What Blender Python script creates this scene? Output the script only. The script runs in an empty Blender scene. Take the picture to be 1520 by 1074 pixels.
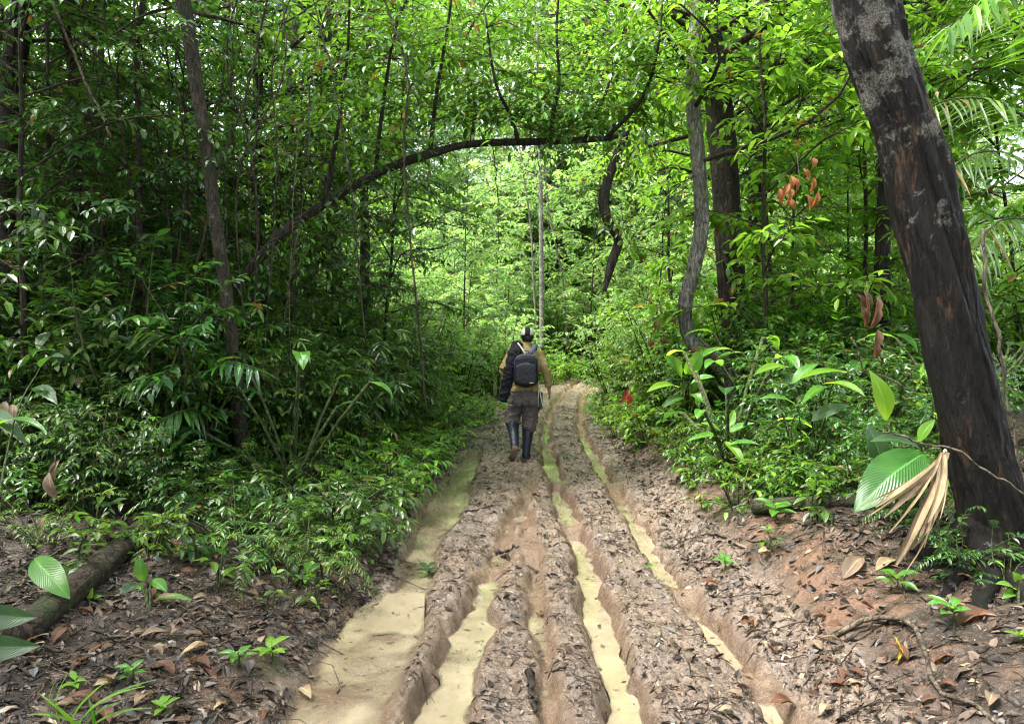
import bpy, bmesh, math, random
import numpy as np
from mathutils import Vector, Matrix

# ------------------------------------------------------------------ camera, sky, sun, exposure
sc = bpy.context.scene
col = sc.collection
R = math.radians
CAM_Z, FPX, PITCH = 1.6, 1100.0, R(1.77)
cam_d = bpy.data.cameras.new('camera'); cam = bpy.data.objects.new('camera', cam_d); col.objects.link(cam)
cam.location = (0, 0, CAM_Z); cam.rotation_euler = (R(90) - PITCH, 0, 0)
cam_d.sensor_width = 36; cam_d.lens = FPX / 1520 * 36; cam_d.clip_end = 500; cam_d.clip_start = 0.05
sc.camera = cam

SUN_EL, SUN_AZ = R(66), R(-105)          # azimuth measured from +Y (view direction) towards +X
w = bpy.data.worlds.new('World'); sc.world = w; w.use_nodes = True
nt = w.node_tree; nt.nodes.clear()
wo = nt.nodes.new('ShaderNodeOutputWorld'); bg = nt.nodes.new('ShaderNodeBackground')
sky = nt.nodes.new('ShaderNodeTexSky'); sky.sky_type = 'NISHITA'; sky.sun_disc = False
sky.sun_elevation = SUN_EL; sky.sun_rotation = SUN_AZ
sky.air_density = 1.0; sky.dust_density = 4.0; sky.ozone_density = 0.6
wmix = nt.nodes.new('ShaderNodeMix'); wmix.data_type = 'RGBA'; wmix.inputs[0].default_value = 0.62
nt.links.new(sky.outputs[0], wmix.inputs[6]); wmix.inputs[7].default_value = (5.2, 5.5, 5.9, 1)   # thin bright cloud
nt.links.new(wmix.outputs[2], bg.inputs[0]); bg.inputs[1].default_value = 0.05
nt.links.new(bg.outputs[0], wo.inputs[0])
sun_d = bpy.data.lights.new('sun', 'SUN'); sun_d.energy = 1.5; sun_d.angle = R(24); sun_d.color = (1, 0.97, 0.91)
sun = bpy.data.objects.new('sun', sun_d); col.objects.link(sun)
sdir = Vector((math.sin(SUN_AZ) * math.cos(SUN_EL), math.cos(SUN_AZ) * math.cos(SUN_EL), math.sin(SUN_EL)))
sun.rotation_euler = sdir.to_track_quat('Z', 'Y').to_euler()
sc.view_settings.view_transform = 'Standard'; sc.view_settings.look = 'None'
sc.view_settings.exposure = 3.95; sc.view_settings.gamma = 1.0
sc.render.engine = 'CYCLES'
cy = sc.cycles
cy.use_denoising = True
try: cy.denoiser = 'OPENIMAGEDENOISE'; cy.denoising_prefilter = 'ACCURATE'
except Exception: pass
cy.filter_width = 1.15
cy.max_bounces = 8; cy.transparent_max_bounces = 6; cy.diffuse_bounces = 4; cy.glossy_bounces = 2; cy.transmission_bounces = 4
cy.caustics_reflective = False; cy.caustics_refractive = False
cy.sample_clamp_indirect = 6; cy.use_adaptive_sampling = True; cy.adaptive_threshold = 0.015

# ------------------------------------------------------------------ helpers
def ray(px, py):
    u = (px - 760) / FPX; v = -(py - 537) / FPX
    c, s = math.cos(PITCH), math.sin(PITCH)
    return np.array([u, c + v * s, v * c - s])
def at(px, py, Y):                       # where a sight line meets the vertical plane at distance Y
    r = ray(px, py); return np.array([0, 0, CAM_Z]) + r * (Y / r[1])
def onz(px, py, z=0.0):                  # where it meets the level z
    r = ray(px, py); return np.array([0, 0, CAM_Z]) + r * ((z - CAM_Z) / r[2])

def unit(a): return a / np.maximum(np.linalg.norm(a, axis=-1, keepdims=True), 1e-9)

def tri_mesh(name, V, F, rnd=None, smooth=True, extra=None):
    me = bpy.data.meshes.new(name)
    V = np.asarray(V, np.float32); F = np.asarray(F, np.int32)
    n, k = F.shape
    me.vertices.add(len(V)); me.vertices.foreach_set('co', V.ravel())
    me.loops.add(n * k); me.loops.foreach_set('vertex_index', F.ravel())
    me.polygons.add(n); me.polygons.foreach_set('loop_start', np.arange(0, n * k, k, dtype=np.int32))
    me.polygons.foreach_set('loop_total', np.full(n, k, np.int32))
    me.polygons.foreach_set('use_smooth', np.full(n, smooth, bool))
    me.update(calc_edges=True)
    if rnd is not None:
        a = me.attributes.new('rnd', 'FLOAT', 'POINT'); a.data.foreach_set('value', np.asarray(rnd, np.float32))
    for kx, vv in (extra or {}).items():
        a = me.attributes.new(kx, 'FLOAT', 'POINT'); a.data.foreach_set('value', np.asarray(vv, np.float32))
    return me

def obj(name, me, mat=None, parent=None, kind=None):
    o = bpy.data.objects.new(name, me); col.objects.link(o)
    if mat is not None and me is not None and not me.materials: me.materials.append(mat)
    if parent is not None: o.parent = parent
    if kind: o['kind'] = kind
    return o
def tag(o, label, cat, group=None):
    o['label'] = label; o['category'] = cat
    if group: o['group'] = group
    return o
def thing(name, label, cat, loc=(0, 0, 0), rz=0.0, group=None, scale=1.0):
    o = bpy.data.objects.new(name, None); col.objects.link(o)
    o.empty_display_size = 0.1
    o.location = loc; o.rotation_euler = (0, 0, rz); o.scale = (scale,) * 3
    return tag(o, label, cat, group)

# value noise ------------------------------------------------------
def _hash(ix, iy, seed):
    h = (ix.astype(np.int64) * 374761393 + iy.astype(np.int64) * 668265263 + seed * 974634773) & 0xFFFFFFFF
    h = ((h ^ (h >> 13)) * 1274126177) & 0xFFFFFFFF
    return ((h ^ (h >> 16)) & 0xFFFF) / 65535.0
def vnoise(x, y, seed=0):
    ix = np.floor(x); iy = np.floor(y); fx = x - ix; fy = y - iy
    fx = fx * fx * (3 - 2 * fx); fy = fy * fy * (3 - 2 * fy)
    a = _hash(ix, iy, seed); b = _hash(ix + 1, iy, seed); c = _hash(ix, iy + 1, seed); d = _hash(ix + 1, iy + 1, seed)
    return (a + (b - a) * fx) * (1 - fy) + (c + (d - c) * fx) * fy - 0.5
def fbm(x, y, seed=0, octv=4):
    s = 0; a = 1.0
    for i in range(octv):
        s = s + a * vnoise(x * 2 ** i + 17.3 * i, y * 2 ** i - 9.1 * i, seed + i); a *= 0.5
    return s
def sstep(a, b, x):
    t = np.clip((x - a) / (b - a), 0, 1); return t * t * (3 - 2 * t)

# tubes ------------------------------------------------------------
def tube(pts, rad, sides=5, cap=True, rough=0.0, rng=None):
    pts = np.asarray(pts, float); n = len(pts)
    rad = np.full(n, rad) if np.isscalar(rad) else np.asarray(rad, float)
    T = np.gradient(pts, axis=0); T = unit(T)
    ref = np.array([0.0, 0, 1]) if abs(T[0][2]) < 0.9 else np.array([1.0, 0, 0])
    U = np.zeros_like(T); u = unit(np.cross(T[0], ref))
    for i in range(n):
        u = unit(u - T[i] * np.dot(u, T[i])); U[i] = u
    W = np.cross(T, U)
    ang = np.arange(sides) / sides * 2 * np.pi
    rr = np.ones((n, sides))
    if rough and rng is not None: rr += rng.normal(0, rough, (n, sides))
    V = pts[:, None] + (U[:, None] * np.cos(ang)[None, :, None] + W[:, None] * np.sin(ang)[None, :, None]) * (rad[:, None] * rr)[..., None]
    V = V.reshape(-1, 3)
    i = np.arange(n - 1)[:, None] * sides; j = np.arange(sides)[None]; j2 = (j + 1) % sides
    q = np.stack([i + j, i + j2, i + sides + j2, i + sides + j], -1).reshape(-1, 4)
    F = np.concatenate([q[:, [0, 1, 2]], q[:, [0, 2, 3]]])
    if cap:
        c0 = len(V); V = np.vstack([V, pts[:1], pts[-1:]])
        jj = np.arange(sides); j2 = (jj + 1) % sides
        F = np.vstack([F, np.stack([np.full(sides, c0), j2, jj], -1),
                       np.stack([np.full(sides, c0 + 1), (n - 1) * sides + jj, (n - 1) * sides + j2], -1)])
    return V, F
def merge(parts):
    Vs, Fs, o = [], [], 0
    for V, F in parts:
        Vs.append(V); Fs.append(np.asarray(F) + o); o += len(V)
    return np.vstack(Vs), np.vstack(Fs)
def smooth_path(ctrl, n):                # Catmull-Rom through control points
    c = np.asarray(ctrl, float); c = np.vstack([2 * c[0] - c[1], c, 2 * c[-1] - c[-2]])
    m = len(c) - 3; t = np.linspace(0, m - 1e-6, n); k = t.astype(int); f = (t - k)[:, None]
    p0, p1, p2, p3 = c[k], c[k + 1], c[k + 2], c[k + 3]
    return 0.5 * (2 * p1 + (p2 - p0) * f + (2 * p0 - 5 * p1 + 4 * p2 - p3) * f ** 2 + (3 * p1 - p0 - 3 * p2 + p3) * f ** 3)

# leaves -----------------------------------------------------------
def leaf_template(st, hw):
    # stations along the blade; every inner station has left, mid, right
    pts = [(0, 0)]; 
    for u, v in zip(st, hw): pts += [(u, -v), (u, 0), (u, v)]
    pts.append((1, 0)); pts = np.array(pts, float); k = len(st); F = [(0, 2, 1), (0, 3, 2)]
    for i in range(k - 1):
        a = 1 + 3 * i; b = a + 3
        F += [(a, a + 1, b + 1), (a, b + 1, b), (a + 1, a + 2, b + 2), (a + 1, b + 2, b + 1)]
    a = 1 + 3 * (k - 1); t = 1 + 3 * k
    F += [(a, a + 1, t), (a + 1, a + 2, t)]
    return pts, np.array(F)
TPL = {'lite': leaf_template([0.42], [0.5]),
       'mid': leaf_template([0.28, 0.66], [0.46, 0.42]),
       'full': leaf_template([0.12, 0.32, 0.55, 0.76, 0.9], [0.24, 0.47, 0.5, 0.34, 0.14])}
class Leaves:
    def __init__(s): s.a = []
    def add(s, P, D, N, L, W): s.a.append((P, D, N, L, W))
    def mesh(s, name, rng, tpl='mid', fold=0.35, droop=0.25, smooth=False):
        P, D, N, L, W = [np.concatenate([x[i] for x in s.a]) for i in range(5)]
        D = unit(D); S = unit(np.cross(N, D)); N = np.cross(D, S); n = len(P)
        pts, F = TPL[tpl]; k = len(pts)
        u = pts[:, 0][None]; v = pts[:, 1][None]
        dr = droop * rng.uniform(0.2, 1.6, (n, 1)); fo = fold * rng.uniform(0.2, 1.5, (n, 1))
        h = fo * np.abs(v) * W[:, None] - dr * u ** 2 * L[:, None]
        V = P[:, None] + D[:, None] * (u * L[:, None])[..., None] + S[:, None] * (v * W[:, None])[..., None] + N[:, None] * h[..., None]
        Fa = (F[None] + (np.arange(n) * k)[:, None, None]).reshape(-1, 3)
        rnd = np.repeat(rng.random(n), k)
        return tri_mesh(name, V.reshape(-1, 3), Fa, rnd, smooth)
    def count(s): return sum(len(x[0]) for x in s.a)

def spray(lv, tw, rng, p0, d0, length, nleaf, L, asp, droop=0.25, r=0.004, alpha=58, wild=0.25, curl=0.0):
    # one twig with leaves left and right of it
    d0 = unit(np.asarray(d0, float)); t = np.linspace(0, 1, 5)[:, None]
    side = rng.normal(0, 0.12, 3)
    curve = lambda t: p0 + d0 * length * t + np.array([0, 0, -droop * length]) * t ** 2 + side * length * t ** 2
    if tw is not None: tw.append(tube(curve(t), np.linspace(r, r * 0.35, 5), 3, cap=False))
    k = np.arange(nleaf); tt = (0.12 + 0.88 * (k + 0.5 + rng.uniform(-0.25, 0.25, nleaf)) / nleaf)[:, None]
    P = curve(tt); Dt = unit(d0 + 2 * (np.array([0, 0, -droop]) + side) * tt)
    up = np.array([0, 0, 1.0]); S = unit(np.cross(Dt, up) + 1e-4)
    sg = np.where(k % 2 == 0, 1.0, -1.0)[:, None]
    a = np.radians(alpha + rng.normal(0, 12, (nleaf, 1))) * (1 - 0.5 * tt ** 4)
    D = Dt * np.cos(a) + S * sg * np.sin(a) + rng.normal(0, wild * 0.6, (nleaf, 3)) + up * (-0.25 + 0.25 * rng.random((nleaf, 1)))
    N = unit(up + rng.normal(0, wild, (nleaf, 3)) + 0.25 * np.cross(S, Dt))
    LL = L * rng.uniform(0.65, 1.25, nleaf) * (1 - 0.35 * np.abs(tt[:, 0] - 0.5))
    lv.add(P, D, N, LL, LL * asp * rng.uniform(0.85, 1.15, nleaf))

# ------------------------------------------------------------------ materials
class NT:
    def __init__(s, name):
        s.m = bpy.data.materials.new(name); s.m.use_nodes = True; s.t = s.m.node_tree; s.t.nodes.clear()
        s.out = s.t.nodes.new('ShaderNodeOutputMaterial')
    def n(s, typ, **kw):
        nd = s.t.nodes.new('ShaderNode' + typ)
        for k, v in kw.items():
            if k.startswith('i_'):
                key = k[2:]; key = int(key) if key.isdigit() else key.replace('_', ' ')
                s.put(nd.inputs[key], v)
            else: setattr(nd, k, v)
        return nd
    def put(s, sock, v):
        if hasattr(v, 'links'): s.t.links.new(v, sock)
        elif isinstance(v, (tuple, list)) and len(v) == 3 and sock.type == 'RGBA': sock.default_value = (*v, 1)
        else: sock.default_value = v
    def mix(s, f, a, b, mode='MIX'):
        nd = s.n('Mix', data_type='RGBA', blend_type=mode); s.put(nd.inputs[0], f); s.put(nd.inputs[6], a); s.put(nd.inputs[7], b)
        return nd.outputs[2]
    def math(s, op, a, b=0.5, clamp=False):
        nd = s.n('Math', operation=op, use_clamp=clamp); s.put(nd.inputs[0], a); s.put(nd.inputs[1], b); return nd.outputs[0]
    def noise(s, scale, detail=4, rough=0.55, vec=None, dist=0.0):
        nd = s.n('TexNoise'); nd.inputs['Scale'].default_value = scale; nd.inputs['Detail'].default_value = detail
        nd.inputs['Roughness'].default_value = rough; nd.inputs['Distortion'].default_value = dist
        s.put(nd.inputs['Vector'], vec if vec is not None else s.obj()); return nd.outputs[0]
    def vor(s, scale, vec=None, feature='F1', out=0):
        nd = s.n('TexVoronoi', feature=feature); nd.inputs['Scale'].default_value = scale
        s.put(nd.inputs['Vector'], vec if vec is not None else s.obj()); return nd.outputs[out]
    def obj(s):
        if not hasattr(s, '_tc'): s._tc = s.n('TexCoord')
        return s._tc.outputs['Object']
    def mapped(s, scale=(1, 1, 1)):
        nd = s.n('Mapping'); s.put(nd.inputs['Vector'], s.obj()); nd.inputs['Scale'].default_value = scale; return nd.outputs[0]
    def ramp(s, f, stops):
        nd = s.n('ValToRGB'); s.put(nd.inputs[0], f); cr = nd.color_ramp
        while len(cr.elements) < len(stops): cr.elements.new(0.5)
        for e, (p, c) in zip(cr.elements, stops):
            e.position = p; e.color = (c, c, c, 1) if np.isscalar(c) else (*c, 1)
        return nd.outputs[0]
    def attr(s, name): return s.n('Attribute', attribute_name=name).outputs['Fac']
    def bump(s, h, strength=0.5, dist=0.02, prev=None):
        nd = s.n('Bump'); nd.inputs['Strength'].default_value = strength; nd.inputs['Distance'].default_value = dist
        s.put(nd.inputs['Height'], h)
        if prev is not None: s.put(nd.inputs['Normal'], prev)
        return nd.outputs[0]
    def pbr(s, color, rough=0.6, normal=None, spec=0.5, **kw):
        b = s.n('BsdfPrincipled'); s.put(b.inputs['Base Color'], color); s.put(b.inputs['Roughness'], rough)
        s.put(b.inputs['Specular IOR Level'], spec)
        if normal is not None: s.put(b.inputs['Normal'], normal)
        for k, v in kw.items(): s.put(b.inputs[k.replace('_', ' ')], v)
        return b.outputs[0]
    def done(s, sh):
        s.t.links.new(sh, s.out.inputs[0]); return s.m

def leaf_mat(name, dark, light, trans, tfac=0.45, rough=0.32, dead=0.02, vein=0.0, spec=0.5):
    m = NT(name); r = m.attr('rnd'); oi = m.n('ObjectInfo').outputs['Random']
    c = m.ramp(r, [(0.0, dark), (0.75, light), (1.0, tuple(0.5 * a + 0.5 * b for a, b in zip(light, trans)))])
    hs = m.n('HueSaturation'); m.put(hs.inputs['Color'], c)
    m.put(hs.inputs['Hue'], m.math('MULTIPLY_ADD', oi, 0.03)); hs.inputs['Hue'].default_value = 0.5
    h = m.n('MapRange'); m.put(h.inputs[0], oi); h.inputs[3].default_value = 0.468; h.inputs[4].default_value = 0.518
    m.put(hs.inputs['Hue'], h.outputs[0])
    v = m.n('MapRange'); m.put(v.inputs[0], m.noise(2.1, 2)); v.inputs[1].default_value = 0.3; v.inputs[2].default_value = 0.7
    v.inputs[3].default_value = 0.75; v.inputs[4].default_value = 1.25; m.put(hs.inputs['Value'], v.outputs[0])
    cc = m.mix(m.math('GREATER_THAN', r, 1 - dead), hs.outputs[0], (0.16, 0.09, 0.025))
    nz = m.bump(m.noise(45, 2), 0.25, 0.01)
    p = m.pbr(cc, rough, nz, spec)
    t = m.n('BsdfTranslucent'); tc = m.mix(0.55, hs.outputs[0], trans)
    m.put(t.inputs[0], m.mix(m.math('GREATER_THAN', r, 1 - dead), tc, (0.25, 0.12, 0.03)))
    mx = m.n('MixShader'); mx.inputs[0].default_value = tfac; m.put(mx.inputs[1], p); m.put(mx.inputs[2], t.outputs[0])
    return m.done(mx.outputs[0])

M = {}
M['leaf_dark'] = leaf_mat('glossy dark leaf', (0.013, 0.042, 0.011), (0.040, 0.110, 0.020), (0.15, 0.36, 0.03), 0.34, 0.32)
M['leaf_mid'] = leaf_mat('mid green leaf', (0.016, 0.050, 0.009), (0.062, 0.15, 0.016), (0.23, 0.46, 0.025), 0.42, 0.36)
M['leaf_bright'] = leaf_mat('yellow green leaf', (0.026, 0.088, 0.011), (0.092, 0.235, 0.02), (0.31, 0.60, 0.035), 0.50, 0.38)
M['leaf_far'] = leaf_mat('lightened far leaf', (0.06, 0.15, 0.045), (0.15, 0.28, 0.075), (0.36, 0.58, 0.12), 0.55, 0.45)  # leaf colour lightened to stand in for the bright light in the distance
M['leaf_palm'] = leaf_mat('palm leaflet', (0.022, 0.07, 0.014), (0.055, 0.14, 0.02), (0.20, 0.42, 0.04), 0.4, 0.4, dead=0.04)
M['leaf_brown'] = leaf_mat('withered brown leaf', (0.10, 0.04, 0.015), (0.24, 0.10, 0.03), (0.35, 0.14, 0.04), 0.3, 0.6, dead=0.5)
M['leaf_red'] = leaf_mat('withered red leaf', (0.20, 0.02, 0.01), (0.36, 0.05, 0.02), (0.5, 0.07, 0.03), 0.35, 0.5, dead=0.1)

def bark(name, c0, c1, patch=None, pscale=6, plo=0.56, moss=0.0, bscale=1.0, st=(1, 1, 0.22)):
    m = NT(name); st = m.mapped(st)
    a = m.noise(30 * bscale, 8, 0.72, st, 0.4); b = m.noise(5 * bscale, 5, 0.62)
    cr = m.ramp(m.vor(22 * bscale, st, 'DISTANCE_TO_EDGE'), [(0.0, 0.0), (0.12, 1.0)])
    c = m.mix(m.ramp(a, [(0.36, 0.0), (0.64, 1.0)]), tuple(x * 0.6 for x in c0), tuple(x * 1.25 for x in c1))
    c = m.mix(m.ramp(b, [(0.38, 0.0), (0.66, 0.75)]), c, tuple(x * 0.4 for x in c0))
    c = m.mix(cr, m.mix(0.6, c, (0.006, 0.005, 0.004)), c)
    if patch:
        pm = m.math('MULTIPLY', m.ramp(m.noise(pscale, 7, 0.72, dist=0.3), [(plo, 0.0), (plo + 0.05, 1.0)]), m.ramp(m.noise(70, 4, 0.7), [(0.38, 0.15), (0.6, 1.0)]))
        c = m.mix(pm, c, patch)
    if moss: c = m.mix(m.math('MULTIPLY', m.ramp(m.noise(4, 6, 0.7), [(0.5, 0.0), (0.6, moss)]), m.ramp(m.noise(90, 3), [(0.4, 0.3), (0.6, 1.0)])), c, (0.045, 0.075, 0.015))
    n = m.bump(a, 1.0, 0.03); n = m.bump(cr, 0.6, 0.012, n)
    return m.done(m.pbr(c, 0.75, n, 0.22))
M['bark_dark'] = bark('dark wet bark', (0.018, 0.014, 0.011), (0.055, 0.042, 0.032), (0.13, 0.13, 0.11), 5, 0.66)
M['bark_brown'] = bark('brown mottled bark', (0.028, 0.021, 0.014), (0.085, 0.065, 0.045), (0.19, 0.175, 0.14), 9, 0.60, 0.35, 1.6)
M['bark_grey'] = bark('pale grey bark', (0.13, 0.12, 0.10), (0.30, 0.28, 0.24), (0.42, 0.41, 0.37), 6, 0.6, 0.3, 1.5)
M['twig'] = bark('twig bark', (0.035, 0.026, 0.016), (0.10, 0.08, 0.05), None)
M['twig_green'] = bark('green stem', (0.04, 0.06, 0.015), (0.10, 0.13, 0.04), None)
M['stick'] = bark('weathered stick', (0.10, 0.075, 0.05), (0.26, 0.21, 0.15), None)
M['stick_dark'] = bark('wet dark stick', (0.03, 0.022, 0.016), (0.08, 0.06, 0.045), None)
M['log'] = bark('rotting log', (0.016, 0.012, 0.009), (0.07, 0.048, 0.032), None, moss=0.6, st=(0.6, 0.6, 1))

def hero_bark():
    m = NT('blackened bark with lichen'); st = m.mapped((1, 1, 0.2))
    a = m.noise(26, 9, 0.74, st, 0.5); fine = m.noise(95, 5, 0.7, m.mapped((1, 1, 0.45)))
    c = m.mix(m.ramp(a, [(0.40, 0.0), (0.66, 1.0)]), (0.002, 0.0018, 0.0015), (0.015, 0.012, 0.010))
    c = m.mix(m.ramp(fine, [(0.5, 0.0), (0.68, 0.8)]), c, (0.026, 0.020, 0.016))
    z = m.n('SeparateXYZ'); m.put(z.inputs[0], m.obj())
    br = m.math('MULTIPLY', m.ramp(m.noise(6, 6, 0.66, m.mapped((1.8, 1.8, 0.32))), [(0.57, 0.0), (0.63, 1.0)]), m.ramp(m.noise(40, 6, 0.7, m.mapped((1, 1, 0.15))), [(0.44, 0.0), (0.56, 1.0)]))
    c = m.mix(br, c, m.mix(fine, (0.03, 0.017, 0.010), (0.13, 0.075, 0.040)))
    hi = m.n('MapRange'); m.put(hi.inputs[0], z.outputs[2]); hi.inputs[1].default_value = 1.4; hi.inputs[2].default_value = 3.1
    hi.inputs[3].default_value = -0.02; hi.inputs[4].default_value = 0.10
    ln = m.math('ADD', m.math('ADD', m.math('MULTIPLY', m.noise(4.5, 4, 0.6), 0.6), m.math('MULTIPLY', m.noise(22, 8, 0.78), 0.45)), hi.outputs[0])
    lich = m.math('MULTIPLY', m.ramp(ln, [(0.63, 0.0), (0.675, 1.0)]), m.ramp(m.noise(110, 5, 0.75), [(0.40, 0.1), (0.58, 1.0)]))
    c = m.mix(lich, c, m.mix(m.noise(14, 5, 0.7), (0.10, 0.092, 0.08), (0.40, 0.38, 0.33)))
    n = m.bump(a, 1.0, 0.04); n = m.bump(fine, 0.7, 0.012, n); n = m.bump(lich, 0.6, 0.008, n)
    return m.done(m.pbr(c, m.mix(lich, (0.62,) * 3, (0.9,) * 3), n, 0.16))
M['bark_hero'] = hero_bark()

def ground_mat():
    m = NT('forest soil and track mud')
    mud = m.attr('mud'); wet = m.attr('wet'); clay = m.attr('clay')
    big = m.noise(1.3, 5, 0.6); mid = m.noise(7, 6, 0.62); fine = m.noise(42, 6, 0.7); grit = m.noise(130, 4, 0.7)
    # leaf-strewn forest soil
    soil = m.mix(m.ramp(mid, [(0.3, 0.0), (0.7, 1.0)]), (0.016, 0.011, 0.008), (0.055, 0.036, 0.025))
    soil = m.mix(m.ramp(fine, [(0.52, 0.0), (0.66, 0.7)]), soil, (0.14, 0.10, 0.075))
    red = m.mix(m.ramp(fine, [(0.3, 0.0), (0.7, 1.0)]), (0.085, 0.045, 0.028), (0.18, 0.10, 0.064))
    cm = m.math('MULTIPLY', clay, m.ramp(m.math('ADD', m.math('MULTIPLY', big, 0.6), m.math('MULTIPLY', mid, 0.4)), [(0.48, 0.0), (0.58, 1.0)]))
    soil = m.mix(cm, soil, red)
    # tractor mud
    tan = m.mix(m.ramp(mid, [(0.3, 0.0), (0.7, 1.0)]), (0.095, 0.072, 0.056), (0.225, 0.176, 0.138))
    tan = m.mix(m.ramp(big, [(0.4, 0.0), (0.65, 0.55)]), tan, (0.21, 0.142, 0.095))
    tan = m.mix(m.ramp(fine, [(0.47, 0.0), (0.58, 0.8)]), tan, (0.065, 0.045, 0.035))
    tan = m.mix(m.ramp(grit, [(0.56, 0.0), (0.66, 0.6)]), tan, (0.03, 0.022, 0.019))
    tan = m.mix(m.math('MULTIPLY', wet, 0.72), tan, m.mix(mid, (0.075, 0.046, 0.028), (0.20, 0.125, 0.07)))
    c = m.mix(mud, soil, tan)
    # film of water on the mud: smooth in places
    ro = m.ramp(m.noise(11, 5, 0.65), [(0.36, 0.11), (0.64, 0.42)])
    ro = m.mix(m.math('MULTIPLY', wet, 0.6), ro, (0.2,) * 3)
    n = m.bump(mid, 0.55, 0.05); n = m.bump(fine, 0.8, 0.022, n); n = m.bump(grit, 0.7, 0.008, n)
    return m.done(m.pbr(c, ro, n, 0.5))
M['ground'] = ground_mat()

def water_mat():
    m = NT('silty puddle water')
    a = m.noise(2.6, 6, 0.66, dist=0.5); b = m.noise(30, 6, 0.72); f = m.noise(150, 3, 0.6)
    c = m.mix(m.ramp(a, [(0.32, 0.0), (0.68, 1.0)]), (0.18, 0.140, 0.092), (0.295, 0.24, 0.165))
    c = m.mix(m.ramp(b, [(0.52, 0.0), (0.68, 0.55)]), c, (0.19, 0.14, 0.085))
    c = m.mix(m.ramp(f, [(0.64, 0.0), (0.72, 0.7)]), c, (0.10, 0.075, 0.05))
    n = m.bump(m.noise(7, 3), 0.10, 0.012)
    al = m.ramp(m.math('ADD', m.math('MULTIPLY', m.attr('depth'), 22.0), m.math('MULTIPLY', m.math('SUBTRACT', b, 0.5), 0.5)), [(0.0, 0.0), (0.16, 0.45), (0.6, 1.0)])
    return m.done(m.pbr(c, 0.10, n, 0.6, Coat_Weight=0.8, Coat_Roughness=0.03, Alpha=al))
M['water'] = water_mat()

def litter_mat():
    m = NT('dead leaf litter'); r = m.attr('rnd')
    c = m.ramp(r, [(0.0, (0.012, 0.009, 0.007)), (0.45, (0.035, 0.023, 0.015)), (0.72, (0.07, 0.042, 0.026)), (0.88, (0.11, 0.08, 0.06)), (0.96, (0.075, 0.075, 0.08)), (1.0, (0.26, 0.19, 0.12))])
    return m.done(m.pbr(c, m.ramp(m.noise(30, 2), [(0.3, 0.4), (0.7, 0.75)]), None, 0.35))
M['litter'] = litter_mat()
def mudlitter_mat():
    m = NT('mud caked leaf bits'); r = m.attr('rnd')
    c = m.ramp(r, [(0.0, (0.035, 0.025, 0.02)), (0.4, (0.09, 0.062, 0.045)), (0.7, (0.13, 0.092, 0.064)), (1.0, (0.22, 0.16, 0.115))])
    return m.done(m.pbr(c, 0.38, None, 0.5))
M['mudlitter'] = mudlitter_mat()

# ------------------------------------------------------------------ terrain
def cx(y): return 0.0 + np.where(y > 10, 0.0078 * np.maximum(y - 10, 0) ** 2, 0.0)
def interp(y, ys, xs): return np.interp(y, ys, xs)
RUTS = {  # name: (distance marks, centre x, half width, depth)
    'left':   ([2, 3, 4, 5, 6, 7, 8.2, 9], [-.42, -.33, -.25, -.17, -.03, .10, .24, .30], [.10, .10, .085, .075, .06, .05, .04, .0], [.13, .13, .12, .11, .09, .07, .05, 0]),
    'groove': ([2, 3, 4, 5, 6, 7, 7.6], [.16, .15, .15, .14, .13, .13, .13], [.035, .04, .04, .035, .03, .03, 0], [.07, .08, .08, .07, .06, .04, 0]),
    'middle': ([2, 3, 5, 7, 9.5, 13, 17, 24, 30], [.50, .49, .52, .51, .50, .53, .56, .6, .6], [.075, .075, .07, .075, .085, .07, .07, .07, .06], [.2, .19, .18, .17, .15, .13, .12, .1, .08]),
    'right':  ([2, 3, 5, 7, 9.5, 13, 17, 24, 30], [1.2, 1.17, 1.06, 1.1, 1.12, 1.18, 1.2, 1.2, 1.2], [.05, .05, .05, .06, .07, .06, .06, .06, .06], [.15, .15, .15, .14, .12, .11, .1, .08, .08]),
}
BREAKS = {'left': (5.3, 8.5), 'groove': (3.3, 5.7), 'middle': (6.45, 8.4, 11.5), 'right': (3.55, 4.85, 8.2)}
def edge_l(y): return interp(y, [0, 3, 3.8, 4.4, 5, 6, 7, 8, 9.5, 12, 15, 20, 30], [-.98, -.95, -.98, -.9, -.80, -.86, -.95, -.92, -.80, -.62, -.5, -.5, -.5])
def edge_r(y): return interp(y, [0, 3, 5, 7, 9.5, 13, 20, 30], [1.32, 1.30, 1.22, 1.30, 1.42, 1.48, 1.6, 1.6])
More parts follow.
